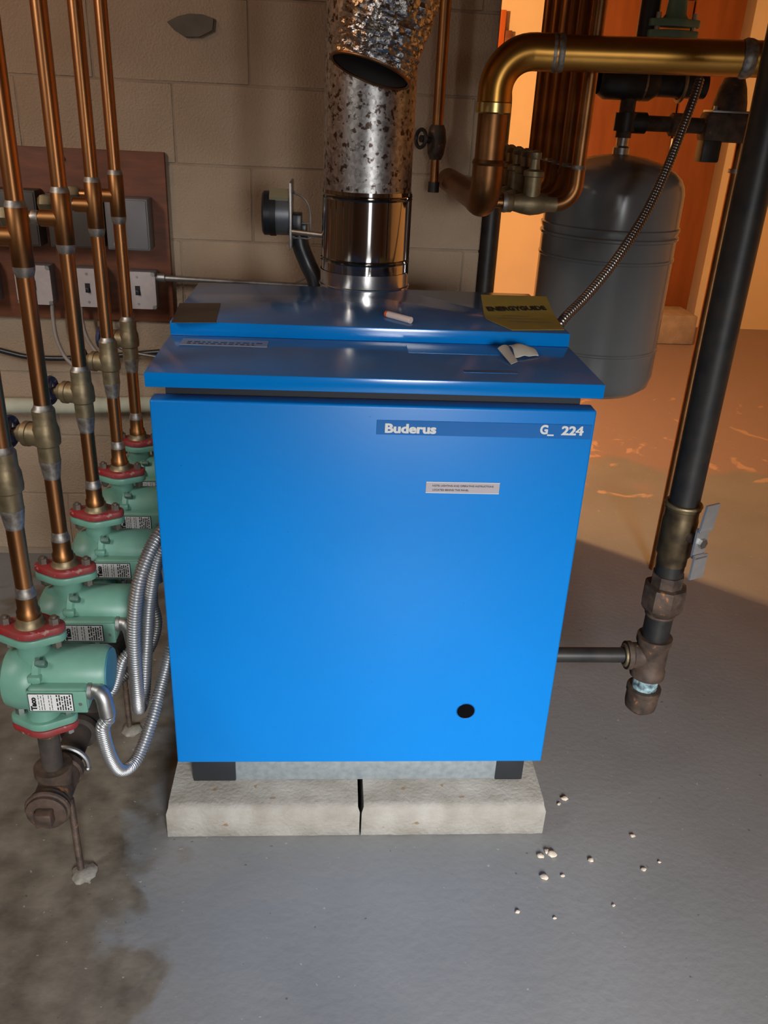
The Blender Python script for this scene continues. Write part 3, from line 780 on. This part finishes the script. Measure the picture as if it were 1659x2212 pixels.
for i, (x, y, lab) in enumerate(((-.551, -.103, 'nearest rusty threaded rod propping the pump header off the floor'), (-.547, .322, 'second rusty threaded rod under the pump header, beside the boiler'))):
    r = empty('threaded_rod', (x, y, 0), lab, 'rod', 'threaded rods under the header')
    pts = []; rad = []
    for k in range(0, 111): pts.append((x, y,   .004 + .188 * k / 110)); rad.append(.0062 + (.0007 if k % 2 else -.0004))
    MB().tube(pts, rad, seg=10).build('rod', RUST, r)
    bm = bmesh.new(); bmesh.ops.create_icosphere(bm, subdivisions=3, radius=1)
    for v in bm.verts:
        s = 1 + .22 * noise.noise(v.co * 2.3 + V((i * 5, 0, 0))); v.co = V((x + .006 + v.co.x * .024 * s, y - .004 + v.co.y * .026 * s, max(-.15, v.co.z) * .010 * s))
    MB().bm(bm).build('grout_lump', GROUT, r)
    cs = [V((HX + .041 * math.cos(a), y + .055, HZ + .041 * math.sin(a))) for a in [-.25 + (PI * .85) * k / 14 for k in range(15)]]
    b = MB()
    b.tube(cs, .005, seg=8); b.sphere(cs[0], .0065, 10, 8)
    b.build('strap', ZINC, r)

# ---- flexible conduits
def flex(name, pts, r, m, label, pitch=.0052, group='flexible metal conduits'):
    path = resample(smooth(pts, 14), pitch / 6)
    rad = [r * (.84, .97, 1.06, 1.08, 1.06, .97)[k % 6] for k in range(len(path))]
    o = MB().tube(path, rad, seg=12).build(name, m, angle=60)
    return tag(o, label, 'conduit', group)
def elbow_end(i): return V((HX + .127, PUMPY[i] - .0595, VZ - .038))
e = elbow_end(0)
flex('flexible_conduit', [e + V((0, 0, .001)), e - V((0, 0, .006)), pY(222, 1575, -.17), pY(238, 1635, -.15), pY(262, 1664, -.12), pY(295, 1640, -.08), pY(328, 1555, -.03), pY(352, 1465, .03), pY(378, 1380, .07), V((-.354, .10, .43))], .0112, STEEL, 'shiny flexible conduit looping low from the nearest pump to the boiler side')
e = elbow_end(1)
flex('flexible_conduit', [e + V((0, 0, .001)), e - V((0, 0, .006)), pY(266, 1425, .02), pY(250, 1478, .02), pY(238, 1496, .02), pY(224, 1490, .03)], .0100, STEEL, 'thin shiny conduit dropping from the second pump behind the nearest motor')
flex('flexible_conduit', [V((-.354, .10, .67)), pY(348, 1152, .06), pY(322, 1195, .03), pY(300, 1260, .0), pY(290, 1340, -.015), pY(291, 1420, -.02), pY(297, 1500, -.01), pY(301, 1530, .02), pY(310, 1500, .055), pY(316, 1400, .085), pY(325, 1280, .12), pY(352, 1180, .14), V((-.354, .17, .61))], .0125, STEEL, 'thick shiny conduit hanging in a long narrow loop beside the boiler door')
flex('flexible_conduit', [V((-.354, .21, .60)), pY(352, 1190, .19), pY(332, 1240, .18), pY(330, 1300, .17), pY(339, 1345, .16), pY(326, 1395, .15), pY(296, 1435, .14), pY(262, 1465, .13), pY(240, 1479, .12), pY(220, 1472, .11)], .0105, STEELDK, 'dull grey conduit curving from beside the boiler down behind the nearest pump')

# ================================================================== CONTROLS ON THE WALL
bo = MB().box((-1.60, 1.182, .79), (-.535, 1.2, 1.249), bev=.002)
board = tag(bo.build('backing_board', WOODB), 'reddish brown plywood backing board on the block wall', 'board')
MB().cyl(V((pY(133, 342, 1.18).x, 1.182, pY(133, 342, 1.18).z)), V((pY(133, 342, 1.18).x, 1.176, pY(133, 342, 1.18).z)), .008, seg=12).build('screw_washer', ZINC, board)
def ctrl(x0, x1, z0, z1, d, m, lab):
    c = empty('control_box', ((x0 + x1) / 2, 1.182, z0), lab, 'control box')
    MB().box((x0, 1.182 - d, z0), (x1, 1.1815, z1), bev=.004).build('housing', m, c)
    MB().box((x0 + .004, 1.182 - d - .003, z0 + .004), (x1 - .004, 1.182 - d + .004, z1 - .004), bev=.003).build('cover', m, c)
    return c
c = ctrl(-.69, -.575, 1.0, 1.135, .07, GREYBOX, 'grey relay box on the right end of the brown board')
MB().box((-.672, 1.1075, 1.012), (-.645, 1.11, 1.02)).build('maker_label', mat('old_label', (.30, .27, .17), .7), c)
ctrl(-.845, -.705, 1.0, 1.14, .065, DARKBOX, 'dark brown relay box behind the middle copper risers')
c = ctrl(-1.05, -.87, 1.0, 1.145, .065, DARKBOX, 'dark relay box at the left edge of the brown board')
def swbox(x0, x1, z0, z1, lab):
    s = empty('switch_box', ((x0 + x1) / 2, 1.182, z0), lab, 'switch', 'switch boxes on the brown board')
    MB().box((x0, 1.132, z0), (x1, 1.182, z1), bev=.004).build('box', GREYBOX, s)
    cx, w2 = (x0 + x1) / 2, (x1 - x0) / 2; cc = .012
    poly = [(x0 + cc, z0), (x1 - cc, z0), (x1, z0 + cc), (x1, z1 - cc), (x1 - cc, z1), (x0 + cc, z1), (x0, z1 - cc), (x0, z0 + cc)]
    pl = MB().prism(poly, 1.128, 1.133, 'y').build('cover_plate', PLATE, s)
    zc = (z0 + z1) / 2
    MB().box((cx - .007, 1.1275, zc - .013), (cx + .007, 1.130, zc + .013)).build('toggle_slot', BLACK, pl)
    MB().box((cx - .004, 1.116, zc - .010), (cx + .004, 1.130, zc + .002), bev=.0015).build('toggle', BLACKP, pl)
    for zz in (z0 + .014, z1 - .014): MB().cyl((cx, 1.129, zz), (cx, 1.1265, zz), .0035, seg=10).build('screw', ZINC, pl)
    for q, qz in ((x0 + .006, z1 - .006), (x1 - .006, z1 - .006), (x1 - .006, z0 + .006), (x0 + .006, z0 + .006)): MB().cyl((q, 1.133, qz), (q, 1.127, qz), .006, seg=10).build('corner_screw', ZINC, pl)
    return s
swbox(-.672, -.572, .837, .940, 'rightmost steel switch box, next to the boiler lid')
swbox(-.808, -.712, .838, .944, 'middle steel switch box between two copper risers')
swbox(-.957, -.860, .840, .948, 'steel switch box left of the second riser on the brown board')
swbox(-1.11, -1.012, .842, .950, 'steel switch box cut by the left edge of the photo')
def cable(name, pts, r, m, lab, cat='cable', grp=None):
    return tag(MB().tube(smooth(pts, 10), r, seg=10).build(name, m), lab, cat, grp)
em = empty('rigid_conduit', (-.5, 1.15, .9), 'thin galvanised conduit running right from the switch box behind the boiler', 'conduit')
a = pY(352, 600, 1.15)
MB().cyl((-.578, 1.15, a.z), (-.05, 1.15, a.z - .012), .0085, seg=14).build('tube', ZINC, em)
MB().cyl((-.574, 1.15, a.z), (-.548, 1.15, a.z), .013, seg=14).build('connector', ZINC, em)
cable('grey_cable', [pY(112, 655, 1.14), pY(115, 690, 1.14), pY(122, 730, 1.13), pY(140, 770, 1.12), pY(165, 795, 1.10)], .0055, CABLE, 'grey cable curving down from the left switch box')
cable('grey_cable', [pY(174, 660, 1.14), pY(177, 690, 1.14), pY(186, 725, 1.13), pY(205, 757, 1.12), pY(225, 775, 1.10)], .0055, CABLE, 'grey cable curving down from the middle switch box')
cable('grey_cable', [pY(222, 690, 1.14), pY(232, 720, 1.13), pY(247, 740, 1.12), pY(262, 752, 1.12), pY(290, 762, 1.12), pY(345, 772, 1.12)], .0055, WIRE, 'grey cable passing behind the rightmost riser to the boiler')
cable('black_cable', [pY(-40, 745, 1.17), pY(20, 762, 1.17), pY(70, 772, 1.17), pY(150, 774, 1.17), pY(250, 768, 1.17), pY(345, 760, 1.16)], .008, BLACKP, 'black cable sagging along the block wall below the switches')
b = empty('wrapped_pipe', (-.9, 1.15, .5), 'cream wrapped pipe running along the wall behind the risers', 'pipe')
MB().tube([(-2.19, 1.165, .505), (-.88, 1.165, .528), (-.30, 1.165, .555)], .0235, seg=20).build('wrapping', CREAMP, b)

# ================================================================== RIGHT SIDE PIPES
MPY = .62
mp = empty('main_copper_pipe', (.25, MPY, 1.2), 'large copper main bending down beside the flue and running to the right', 'pipe')
zt = pY(1300, 120, MPY).z; xv = pY(1060, 300, MPY).x
q = pY(1600, 135, .56)
rH = .0335; RBd = .075
end = V((1.15, .50, q.z + .012))
p0 = V((xv + RBd, MPY, zt))
MB().cyl(p0 + V((.03, 0, 0)), end, rH, seg=28).build('level_pipe', COPPERBIG, mp)
MB().tube([p0 + V((.045, -.004, 0))] + arc((xv + RBd, MPY, zt - RBd), (0, 0, RBd), (-RBd, 0, 0), 12) + [(xv, MPY, zt - RBd - .035)], rH + .002, seg=28).build('elbow', COPPERBIG, mp)
MB().lathe([(rH + .001, -.014), (rH + .0035, -.006), (rH + .0015, 0), (rH + .0035, .005), (rH + .001, .014)], p0 + V((.045, -.004, 0)), end - p0, 28, caps=False).build('solder_joint', SOLDER, mp)
zc = pY(1060, 232, MPY).z
MB().lathe([(rH + .001, -.012), (rH + .0042, -.009), (rH + .0042, .009), (rH + .001, .012)], (xv, MPY, zc), (0, 0, 1), 28, caps=False).build('brass_ring', mat('bright_brass', (.75, .55, .2), .3, 1), mp)
ze = pY(1052, 440, MPY).z; RB2 = .055
MB().cyl((xv, MPY, zt - RBd - .03), (xv, MPY, ze + RB2), rH - .0025, seg=28).build('drop_pipe', COPPERDK, mp)
MB().lathe([(rH - .001, -.007), (rH + .0025, 0), (rH - .001, .007)], (xv, MPY, pY(1058, 352, MPY).z), (0, 0, 1), 28, caps=False).build('solder_joint', COPPERDK, mp)
MB().tube([(xv, MPY, pY(1058, 352, MPY).z)] + arc((xv, MPY + RB2, ze + RB2), (0, -RB2, 0), (0, 0, -RB2), 12) + [(xv, MPY + RB2 + .03, ze)], rH, seg=28).build('lower_elbow', COPPERDK, mp)
MB().cyl((xv, MPY + RB2 + .02, ze), (xv - .01, 1.21, ze + .005), rH - .003, seg=28).build('wall_header', COPPERDK, mp)
cz2 = pY(1620, 130, .54)
tdir = (end - p0).normalized(); ts = (cz2.x - p0.x) / tdir.x
MB().lathe([(rH, -.012), (rH + .004, -.004), (rH + .003, .006), (rH, .014)], p0 + tdir * ts, tdir, 28, caps=False).build('solder_joint', SOLDER, mp)

# brass valves off the header and the copper risers they feed
VX = pY(1272, 200, .66).x
vl = ['front copper riser with brass valve off the copper main, rightmost of its bundle', 'second copper riser from the right in the bundle behind the main', 'third copper riser from the right in the bundle behind the main', 'fourth copper riser from the right in the bundle behind the main', 'fifth copper riser from the right in the bundle behind the main', 'leftmost copper riser of the bundle, nearest the block wall']
def branch():
    R = empty('return_riser', (0, 0, 0))
    d = VX - xv
    MB().cyl((.028, 0, 0), (.075, 0, 0), .012, seg=16).build('stub', COPPERDK, R)
    va = MB().lathe([(.020, 0), (.020, .016), (.017, .020), (.022, .040), (.025, .06), (.022, .080), (.016, .100), (.016, .118)], (.050, 0, 0), (1, 0, 0), 22).build('valve_body', BRASS, R)
    MB().lathe([(.019, 0), (.019, .048), (.023, .050), (.023, .060), (.012, .064), (.010, .084), (.013, .088), (.013, .098), (.004, .103)], (.110, 0, .008), (0, 0, 1), 22).build('bonnet', BRASS, va)
    MB().lathe([(.0205, 0), (.0215, .005), (.0205, .010)], (.046, 0, 0), (1, 0, 0), 20).build('solder_joint', SOLDER, R)
    MB().tube([(.160, 0, 0), (d - .045, 0, 0)] + arc((d - .045, 0, .045), (0, 0, -.045), (.045, 0, 0), 8)[1:] + [(d, 0, .075)], .0155, seg=16).build('elbow', COPPERDK, R)
    MB().cyl((d, 0, .07), (d, 0, 2.29 - ze), .0142, seg=18).build('pipe', COPPERDK, R)
    MB().lathe([(.0142, -.006), (.0165, 0), (.0142, .006)], (d, 0, .078), (0, 0, 1), 18).build('solder_joint', SOLDER, R)
    return R
br = branch()
for i, y in enumerate((.66, .755, .85, .945, 1.04, 1.135)):
    R = br if i == 0 else dup(br)
    R.location = (xv, y, ze); tag(R, vl[i], 'pipe', 'copper risers with brass valves right of the flue')
tr = empty('bare_riser', (0, 0, 0)); R = tr
tag(R, 'thin bright copper tube rising between the valve risers', 'pipe'); b = pY(1222, 300, .80); R.location = (b.x, .8025, 1.27)
MB().cyl((b.x, .8025, 1.27), (b.x, .8025, 2.29), .007, seg=12).build('tube', COPPER, R)
MB().cyl((b.x, .8025, 1.262), (b.x, .8025, 1.275), .010, seg=12).build('cap', BRASS, R)

# small drain pipe on the wall
dp = pY(953, 150, 1.12)
D = empty('drain_pipe', (dp.x, 1.12, 1.2), 'thin dark copper drain with small valve between flue and main pipe', 'pipe')
zv = pY(935, 305, 1.12).z; zb_ = pY(938, 405, 1.12).z
MB().cyl((dp.x, 1.12, zv), (dp.x, 1.12, 2.29), .0145, seg=16).build('pipe', COPPERDK, D)
va = MB().lathe([(.015, -.045), (.022, -.03), (.026, 0), (.022, .03), (.017, .04)], (dp.x, 1.12, zv), (0, 0, 1), 18).build('valve', RUST, D)
MB().cyl((dp.x, 1.12, zv), (dp.x - .045, 1.09, zv + .006), .009, seg=12).torus((dp.x - .045, 1.09, zv + .006), (-1, -.6, .1), .022, .005, 18, 8).build('handle', IRON, va)
MB().cyl((dp.x, 1.12, zb_), (dp.x, 1.12, zv - .04), .0115, seg=14).build('spout', COPPERDK, D)
MB().cyl((dp.x, 1.12, zb_ - .012), (dp.x, 1.12, zb_ + .014), .0155, seg=14).build('hose_thread', IRON, D)

# ---- expansion tank and the iron piping over it
TX, TY, TR = .708, 1.15, .188
T = empty('expansion_tank', (TX, TY, .64), 'large dark grey cylindrical expansion tank hanging behind the boiler', 'tank')
pr = [(0, .632), (.10, .636), (.155, .648), (.180, .668), (TR, .70), (TR, .775), (TR + .003, .778), (TR + .003, .782), (TR, .785), (TR, 1.028), (TR + .003, 1.031), (TR + .003, 1.036), (TR, 1.039), (TR, 1.085), (TR + .005, 1.088), (TR + .005, 1.094), (TR, 1.097), (TR + .005, 1.112), (TR + .005, 1.117), (TR, 1.12), (TR, 1.205), (.184, 1.225), (.174, 1.243), (.155, 1.260), (.12, 1.278), (.07, 1.292), (0, 1.302)]
MB().lathe(pr, (TX, TY, 0), (0, 0, 1), 56).build('shell', TANK, T)
MB().lathe([(.022, 1.298), (.022, 1.315), (.016, 1.32), (.016, 1.345)], (TX, TY, 0), (0, 0, 1), 16).build('top_fitting', ZINC, T)
AS = empty('air_separator_piping', (TX, TY, 1.34), 'dark iron air separator and pipes above the grey tank', 'pipe')
za = pY(1400, 178, TY).z; zh = pY(1430, 268, TY).z
MB().cyl((TX, TY, 1.34), (TX, TY, za), .021, seg=18).build('drop_nipple', RUST, AS)
MB().lathe([(.030, 0), (.030, .045)], (TX, TY, zh - .022), (0, 0, 1), 18).cyl((TX, TY, zh), (TX + .055, TY, zh), .027, seg=18).build('tee_fitting', IRON, AS)
b = MB().cyl((TX - .09, TY, za), (TX + .20, TY, za), .034, seg=22)
b.lathe([(.034, 0), (.046, .02), (.046, .14), (.034, .16)], (TX - .09, TY, za), (1, 0, 0), 22); sb = b.build('air_scoop', IRON, AS)
for xx in (TX + .03, TX + .135): MB().torus((xx, TY, za), (1, 0, 0), .042, .005, 26, 8).build('brass_band', BRASS, AS)
MB().cyl((TX + .05, TY, zh), (TX + .24, TY, zh), .020, seg=18).lathe([(.020, 0), (.029, .005), (.029, .045), (.020, .05)], (TX + .12, TY, zh), (1, 0, 0), 8).build('level_nipple', RUST, AS)
xp = pY(1385, 40, TY).x - .015
MB().cyl((TX + .02, TY, za + .03), (TX + .02, TY, 2.29), .026, seg=18).build('riser', IRON, AS)
# fill valve with bell cap
fx = pY(1580, 240, TY).x
FV = empty('fill_valve', (fx, TY, zh - .05), 'bell shaped brown brass fill valve near the black gas pipe', 'valve')
MB().box((fx - .075, TY - .032, zh - .038), (fx + .07, TY + .032, zh + .036), bev=.012).build('body', RUST, FV)
MB().box((fx - .070, TY - .026, zh - .09), (fx - .018, TY + .026, zh - .03), bev=.006).build('strainer', IRON, FV)
MB().box((fx - .065, TY - .034, zh + .034), (fx + .06, TY + .034, zh + .041), bev=.002).build('cap_flange', ZINC, FV)
MB().lathe([(.046, 0), (.044, .02), (.036, .055), (.027, .078), (.013, .083), (.012, .098), (.007, .10), (.007, .115)], (fx - .008, TY, zh + .040), (0, 0, 1), 24).build('bell_cap', RUST, FV)
for s in (-1, 1): MB().cyl((fx + s * .052, TY - .02, zh + .04), (fx + s * .052, TY - .02, zh + .05), .007, seg=6).build('bolt', ZINC, FV)
MB().cyl((fx + .065, TY, zh), (fx + .105, TY, zh), .018, seg=16).build('outlet', BRASS, FV)
dpx = pY(1594, 345, TY).x
FP = empty('feed_pipe', (dpx, TY, 0), 'slim brown copper feed pipe behind the black gas pipe', 'pipe')
MB().cyl((dpx, TY, 0), (dpx, TY, zh - .036), .0145, seg=16).build('pipe', COPPERDK, FP)
MB().cyl((dpx, TY, zh - .115), (dpx, TY, zh - .104), .020, seg=16).build('ring', SOLDER, FP)
# old green circulator above
gx, gz = pY(1455, 62, TY - .03).x, pY(1455, 62, TY - .03).z
G = empty('old_circulator', (gx, TY - .03, gz), 'old dull green circulator flange above the copper main', 'pump')
for s, dz in ((0, .003), (1, -.022)):
    MB().bm(bevel_prism([(gx + a * 1.18, TY - .03 + c_) for a, c_ in OV], gz + dz, gz + dz + .018, .003)).build('flange', GREENDK, G)
MB().lathe([(.034, 0), (.026, .012), (.024, .05), (.034, .09), (.05, .12)], (gx, TY - .03, gz + .02), (0, 0, 1), 24).lathe([(.05, -.06), (.075, -.04), (.075, .04), (.05, .06)], (gx, TY - .03, gz + .17), (0, 1, 0), 28).build('volute', GREENDK, G)
for s in (-1, 1):
    MB().cyl((gx + s * .047, TY - .04, gz - .032), (gx + s * .047, TY - .04, gz + .034), .007, seg=8).build('bolt', ZINC, G)
MB().cyl((gx, TY - .03, min(za + .044, gz - .03)), (gx, TY - .03, gz - .02), .026, seg=18).build('neck', IRON, G)

# ---- armoured cable from above down to the boiler lid
flex('armoured_cable', [pY(1512, 170, .95), pY(1503, 200, .93), pY(1478, 268, .88), pY(1440, 365, .80), pY(1392, 465, .71), pY(1330, 562, .61), pY(1268, 638, .52), pY(1214, 694, .44), V((.389, .41, .955)), V((.375, .39, .90)), V((.3545, .375, .87))], .0105, mat('armour', (.20, .18, .165), .32, .9), 'dark armoured cable sweeping down past the tank to the lid', pitch=.0085, group=None)
# ---- cable continues up to a dark pipe behind the main
# ================================================================== GAS PIPE
GX, GY = .624, .15
Gp = empty('gas_pipe', (GX, GY, .22), 'thick black iron gas pipe with ball valve right of the boiler', 'pipe')
def gz_(y): return pY(1430, y, GY).z
zA = pY(1475, 1092, GY).z
MB().cyl((GX, GY, zA - .02), (GX, GY, 2.29), .0300, seg=26).build('pipe', IRON, Gp)
zB = pY(1445, 1215, GY).z
va = MB().lathe([(.030, zB), (.030, zB + .018), (.034, zB + .024), (.035, zA - .03), (.033, zA - .022), (.033, zA - .006), (.0355, zA - .004), (.0355, zA + .006), (.031, zA + .008)], (GX, GY, 0), (0, 0, 1), 26).build('ball_valve', mat('old_brass', (.16, .115, .06), .42, .7, scale=40, color2=(.08, .055, .035)), Gp)
MB().torus((GX, GY, zA + .004), (0, 0, 1), .0335, .004, 28, 8).build('brass_lip', BRASS, va)
zm = pY(1490, 1175, GY - .06).z
yh = GY - .052; xh = GX + .030
dv = V((.42, -.907, 0))
hc = V((GX, GY, zm)) + dv * .058
MB().cyl(V((GX, GY, zm)), hc, .012, seg=14).build('stem_housing', RUST, va)
# lever: three flats stepped, seen almost edge-on to face
sd = V((.907, .42, 0))
def flat(c, wv, hv, dv_, sx_, sz_, t_):
    b = MB(); pts = []
    for a in (-1, 1):
        for bb in (-1, 1):
            for cc in (-1, 1): pts.append(c + wv * a * sx_ + hv * bb * sz_ + dv_ * cc * t_)
    b.add(pts, [(0, 1, 3, 2), (4, 5, 7, 6), (0, 1, 5, 4), (2, 3, 7, 6), (0, 2, 6, 4), (1, 3, 7, 5)])
    return b
lv = flat(hc, sd, V((0, 0, 1)), dv, .016, .032, .0025)
for (vv_, ff) in [(flat(hc + V((0, 0, .056)) + dv * .008, sd, (V((0, 0, 1)) + dv * .08).normalized(), dv, .017, .030, .0025), 0), (flat(hc + V((0, 0, -.050)) + dv * .008, sd, V((0, 0, 1)), dv, .018, .026, .0025), 0), (flat(hc + V((0, 0, .030)) + dv * .004, sd, dv, V((0, 0, 1)), .016, .0065, .002), 0), (flat(hc + V((0, 0, -.029)) + dv * .004, sd, dv, V((0, 0, 1)), .016, .0065, .002), 0)]:
    lv.add(vv_.v, vv_.f)
lev = lv.build('lever_handle', mat('lever_zinc', (.62, .62, .62), .4, .75, var=.1, scale=50), va)
MB().cyl(hc + dv * .002, hc + dv * .010, .0105, seg=6).build('handle_nut', ZINC, lev)
zC = pY(1432, 1285, GY).z
MB().cyl((GX, GY, zC), (GX, GY, zB + .004), .0285, seg=24).build('nipple', IRON, Gp)
un = MB().lathe([(.033, zC + .052), (.033, zC + .026), (.0430, zC + .024), (.0450, zC + .020), (.0450, zC - .022), (.040, zC - .030), (.030, zC - .042)], (GX, GY, 0), (0, 0, 1), 8).build('union_nut', RUST, Gp)
zD = pY(1395, 1415, GY).z
MB().cyl((GX, GY, zD), (GX, GY, zC - .03), .0285, seg=24).build('lower_nipple', IRON, Gp)
MB().torus((GX, GY, zC - .045), (0, 0, 1), .0275, .004, 26, 8).build('pipe_joint', RUST, Gp)
MB().lathe([(.037, .050), (.037, .036), (.034, .032), (.034, -.032), (.037, -.036), (.037, -.050)], (GX, GY, zD), (0, 0, 1), 26).lathe([(.028, .01), (.028, .042), (.031, .045), (.031, .056)], (GX, GY, zD), (-1, 0, 0), 22).build('tee_fitting', RUST, Gp)
MB().cyl((.353, GY, zD), (GX - .05, GY, zD), .0165, seg=18).build('branch_nipple', IRON, Gp)
MB().torus((GX - .057, GY, zD), (1, 0, 0), .0205, .005, 20, 8).build('branch_collar', BRASS, Gp)
zE = zD - .105
MB().cyl((GX, GY, zE), (GX, GY, zD - .04), .0275, seg=24).build('drip_leg', TEALT, Gp)
MB().lathe([(0, -.042), (.022, -.040), (.033, -.030), (.035, -.018), (.035, .010), (.037, .012), (.037, .022), (.031, .023)], (GX, GY, zE), (0, 0, 1), 24).build('end_cap', RUST, Gp)

# ================================================================== CRUMBS
crumbs = [(1219, 1727, .006), (1182, 1842, .006), (1192, 1848, .008), (1168, 1851, .006), (1176, 1897, .007), (1366, 1807, .0045), (1276, 1860, .005), (1390, 1880, .0045), (1207, 1738, .0035), (1118, 1971, .004), (1424, 1863, .003), (1198, 1984, .003), (1325, 1957, .003), (1215, 1893, .0035)]
for i, (x, y, r) in enumerate(crumbs):
    c = pZ(x, y, 0)
    bm = bmesh.new(); bmesh.ops.create_icosphere(bm, subdivisions=2, radius=1)
    for v in bm.verts:
        s = 1 + .45 * noise.noise(v.co * 1.6 + V((i * 7.3, 2, 1))); v.co = V((c.x + v.co.x * r * s * 1.2, c.y + v.co.y * r * s, max(0, r * .55 + v.co.z * r * .6 * s)))
    lab = {0: 'pale crumb on the floor beside the right end of the concrete blocks', 1: 'upper of three pale crumbs off the right front block corner', 2: 'right-hand and largest of three pale crumbs off the block corner',
           3: 'left-hand of three pale crumbs off the right front block corner', 4: 'single tan crumb just below the three crumbs by the block', 8: 'tiny crumb left of the pale one beside the blocks'}.get(i, 'tiny white speck of plaster on the open grey floor at lower right')
    tag(MB().bm(bm).build('plaster_crumb', CRUMB), lab, 'crumb', 'plaster crumbs on the grey floor')
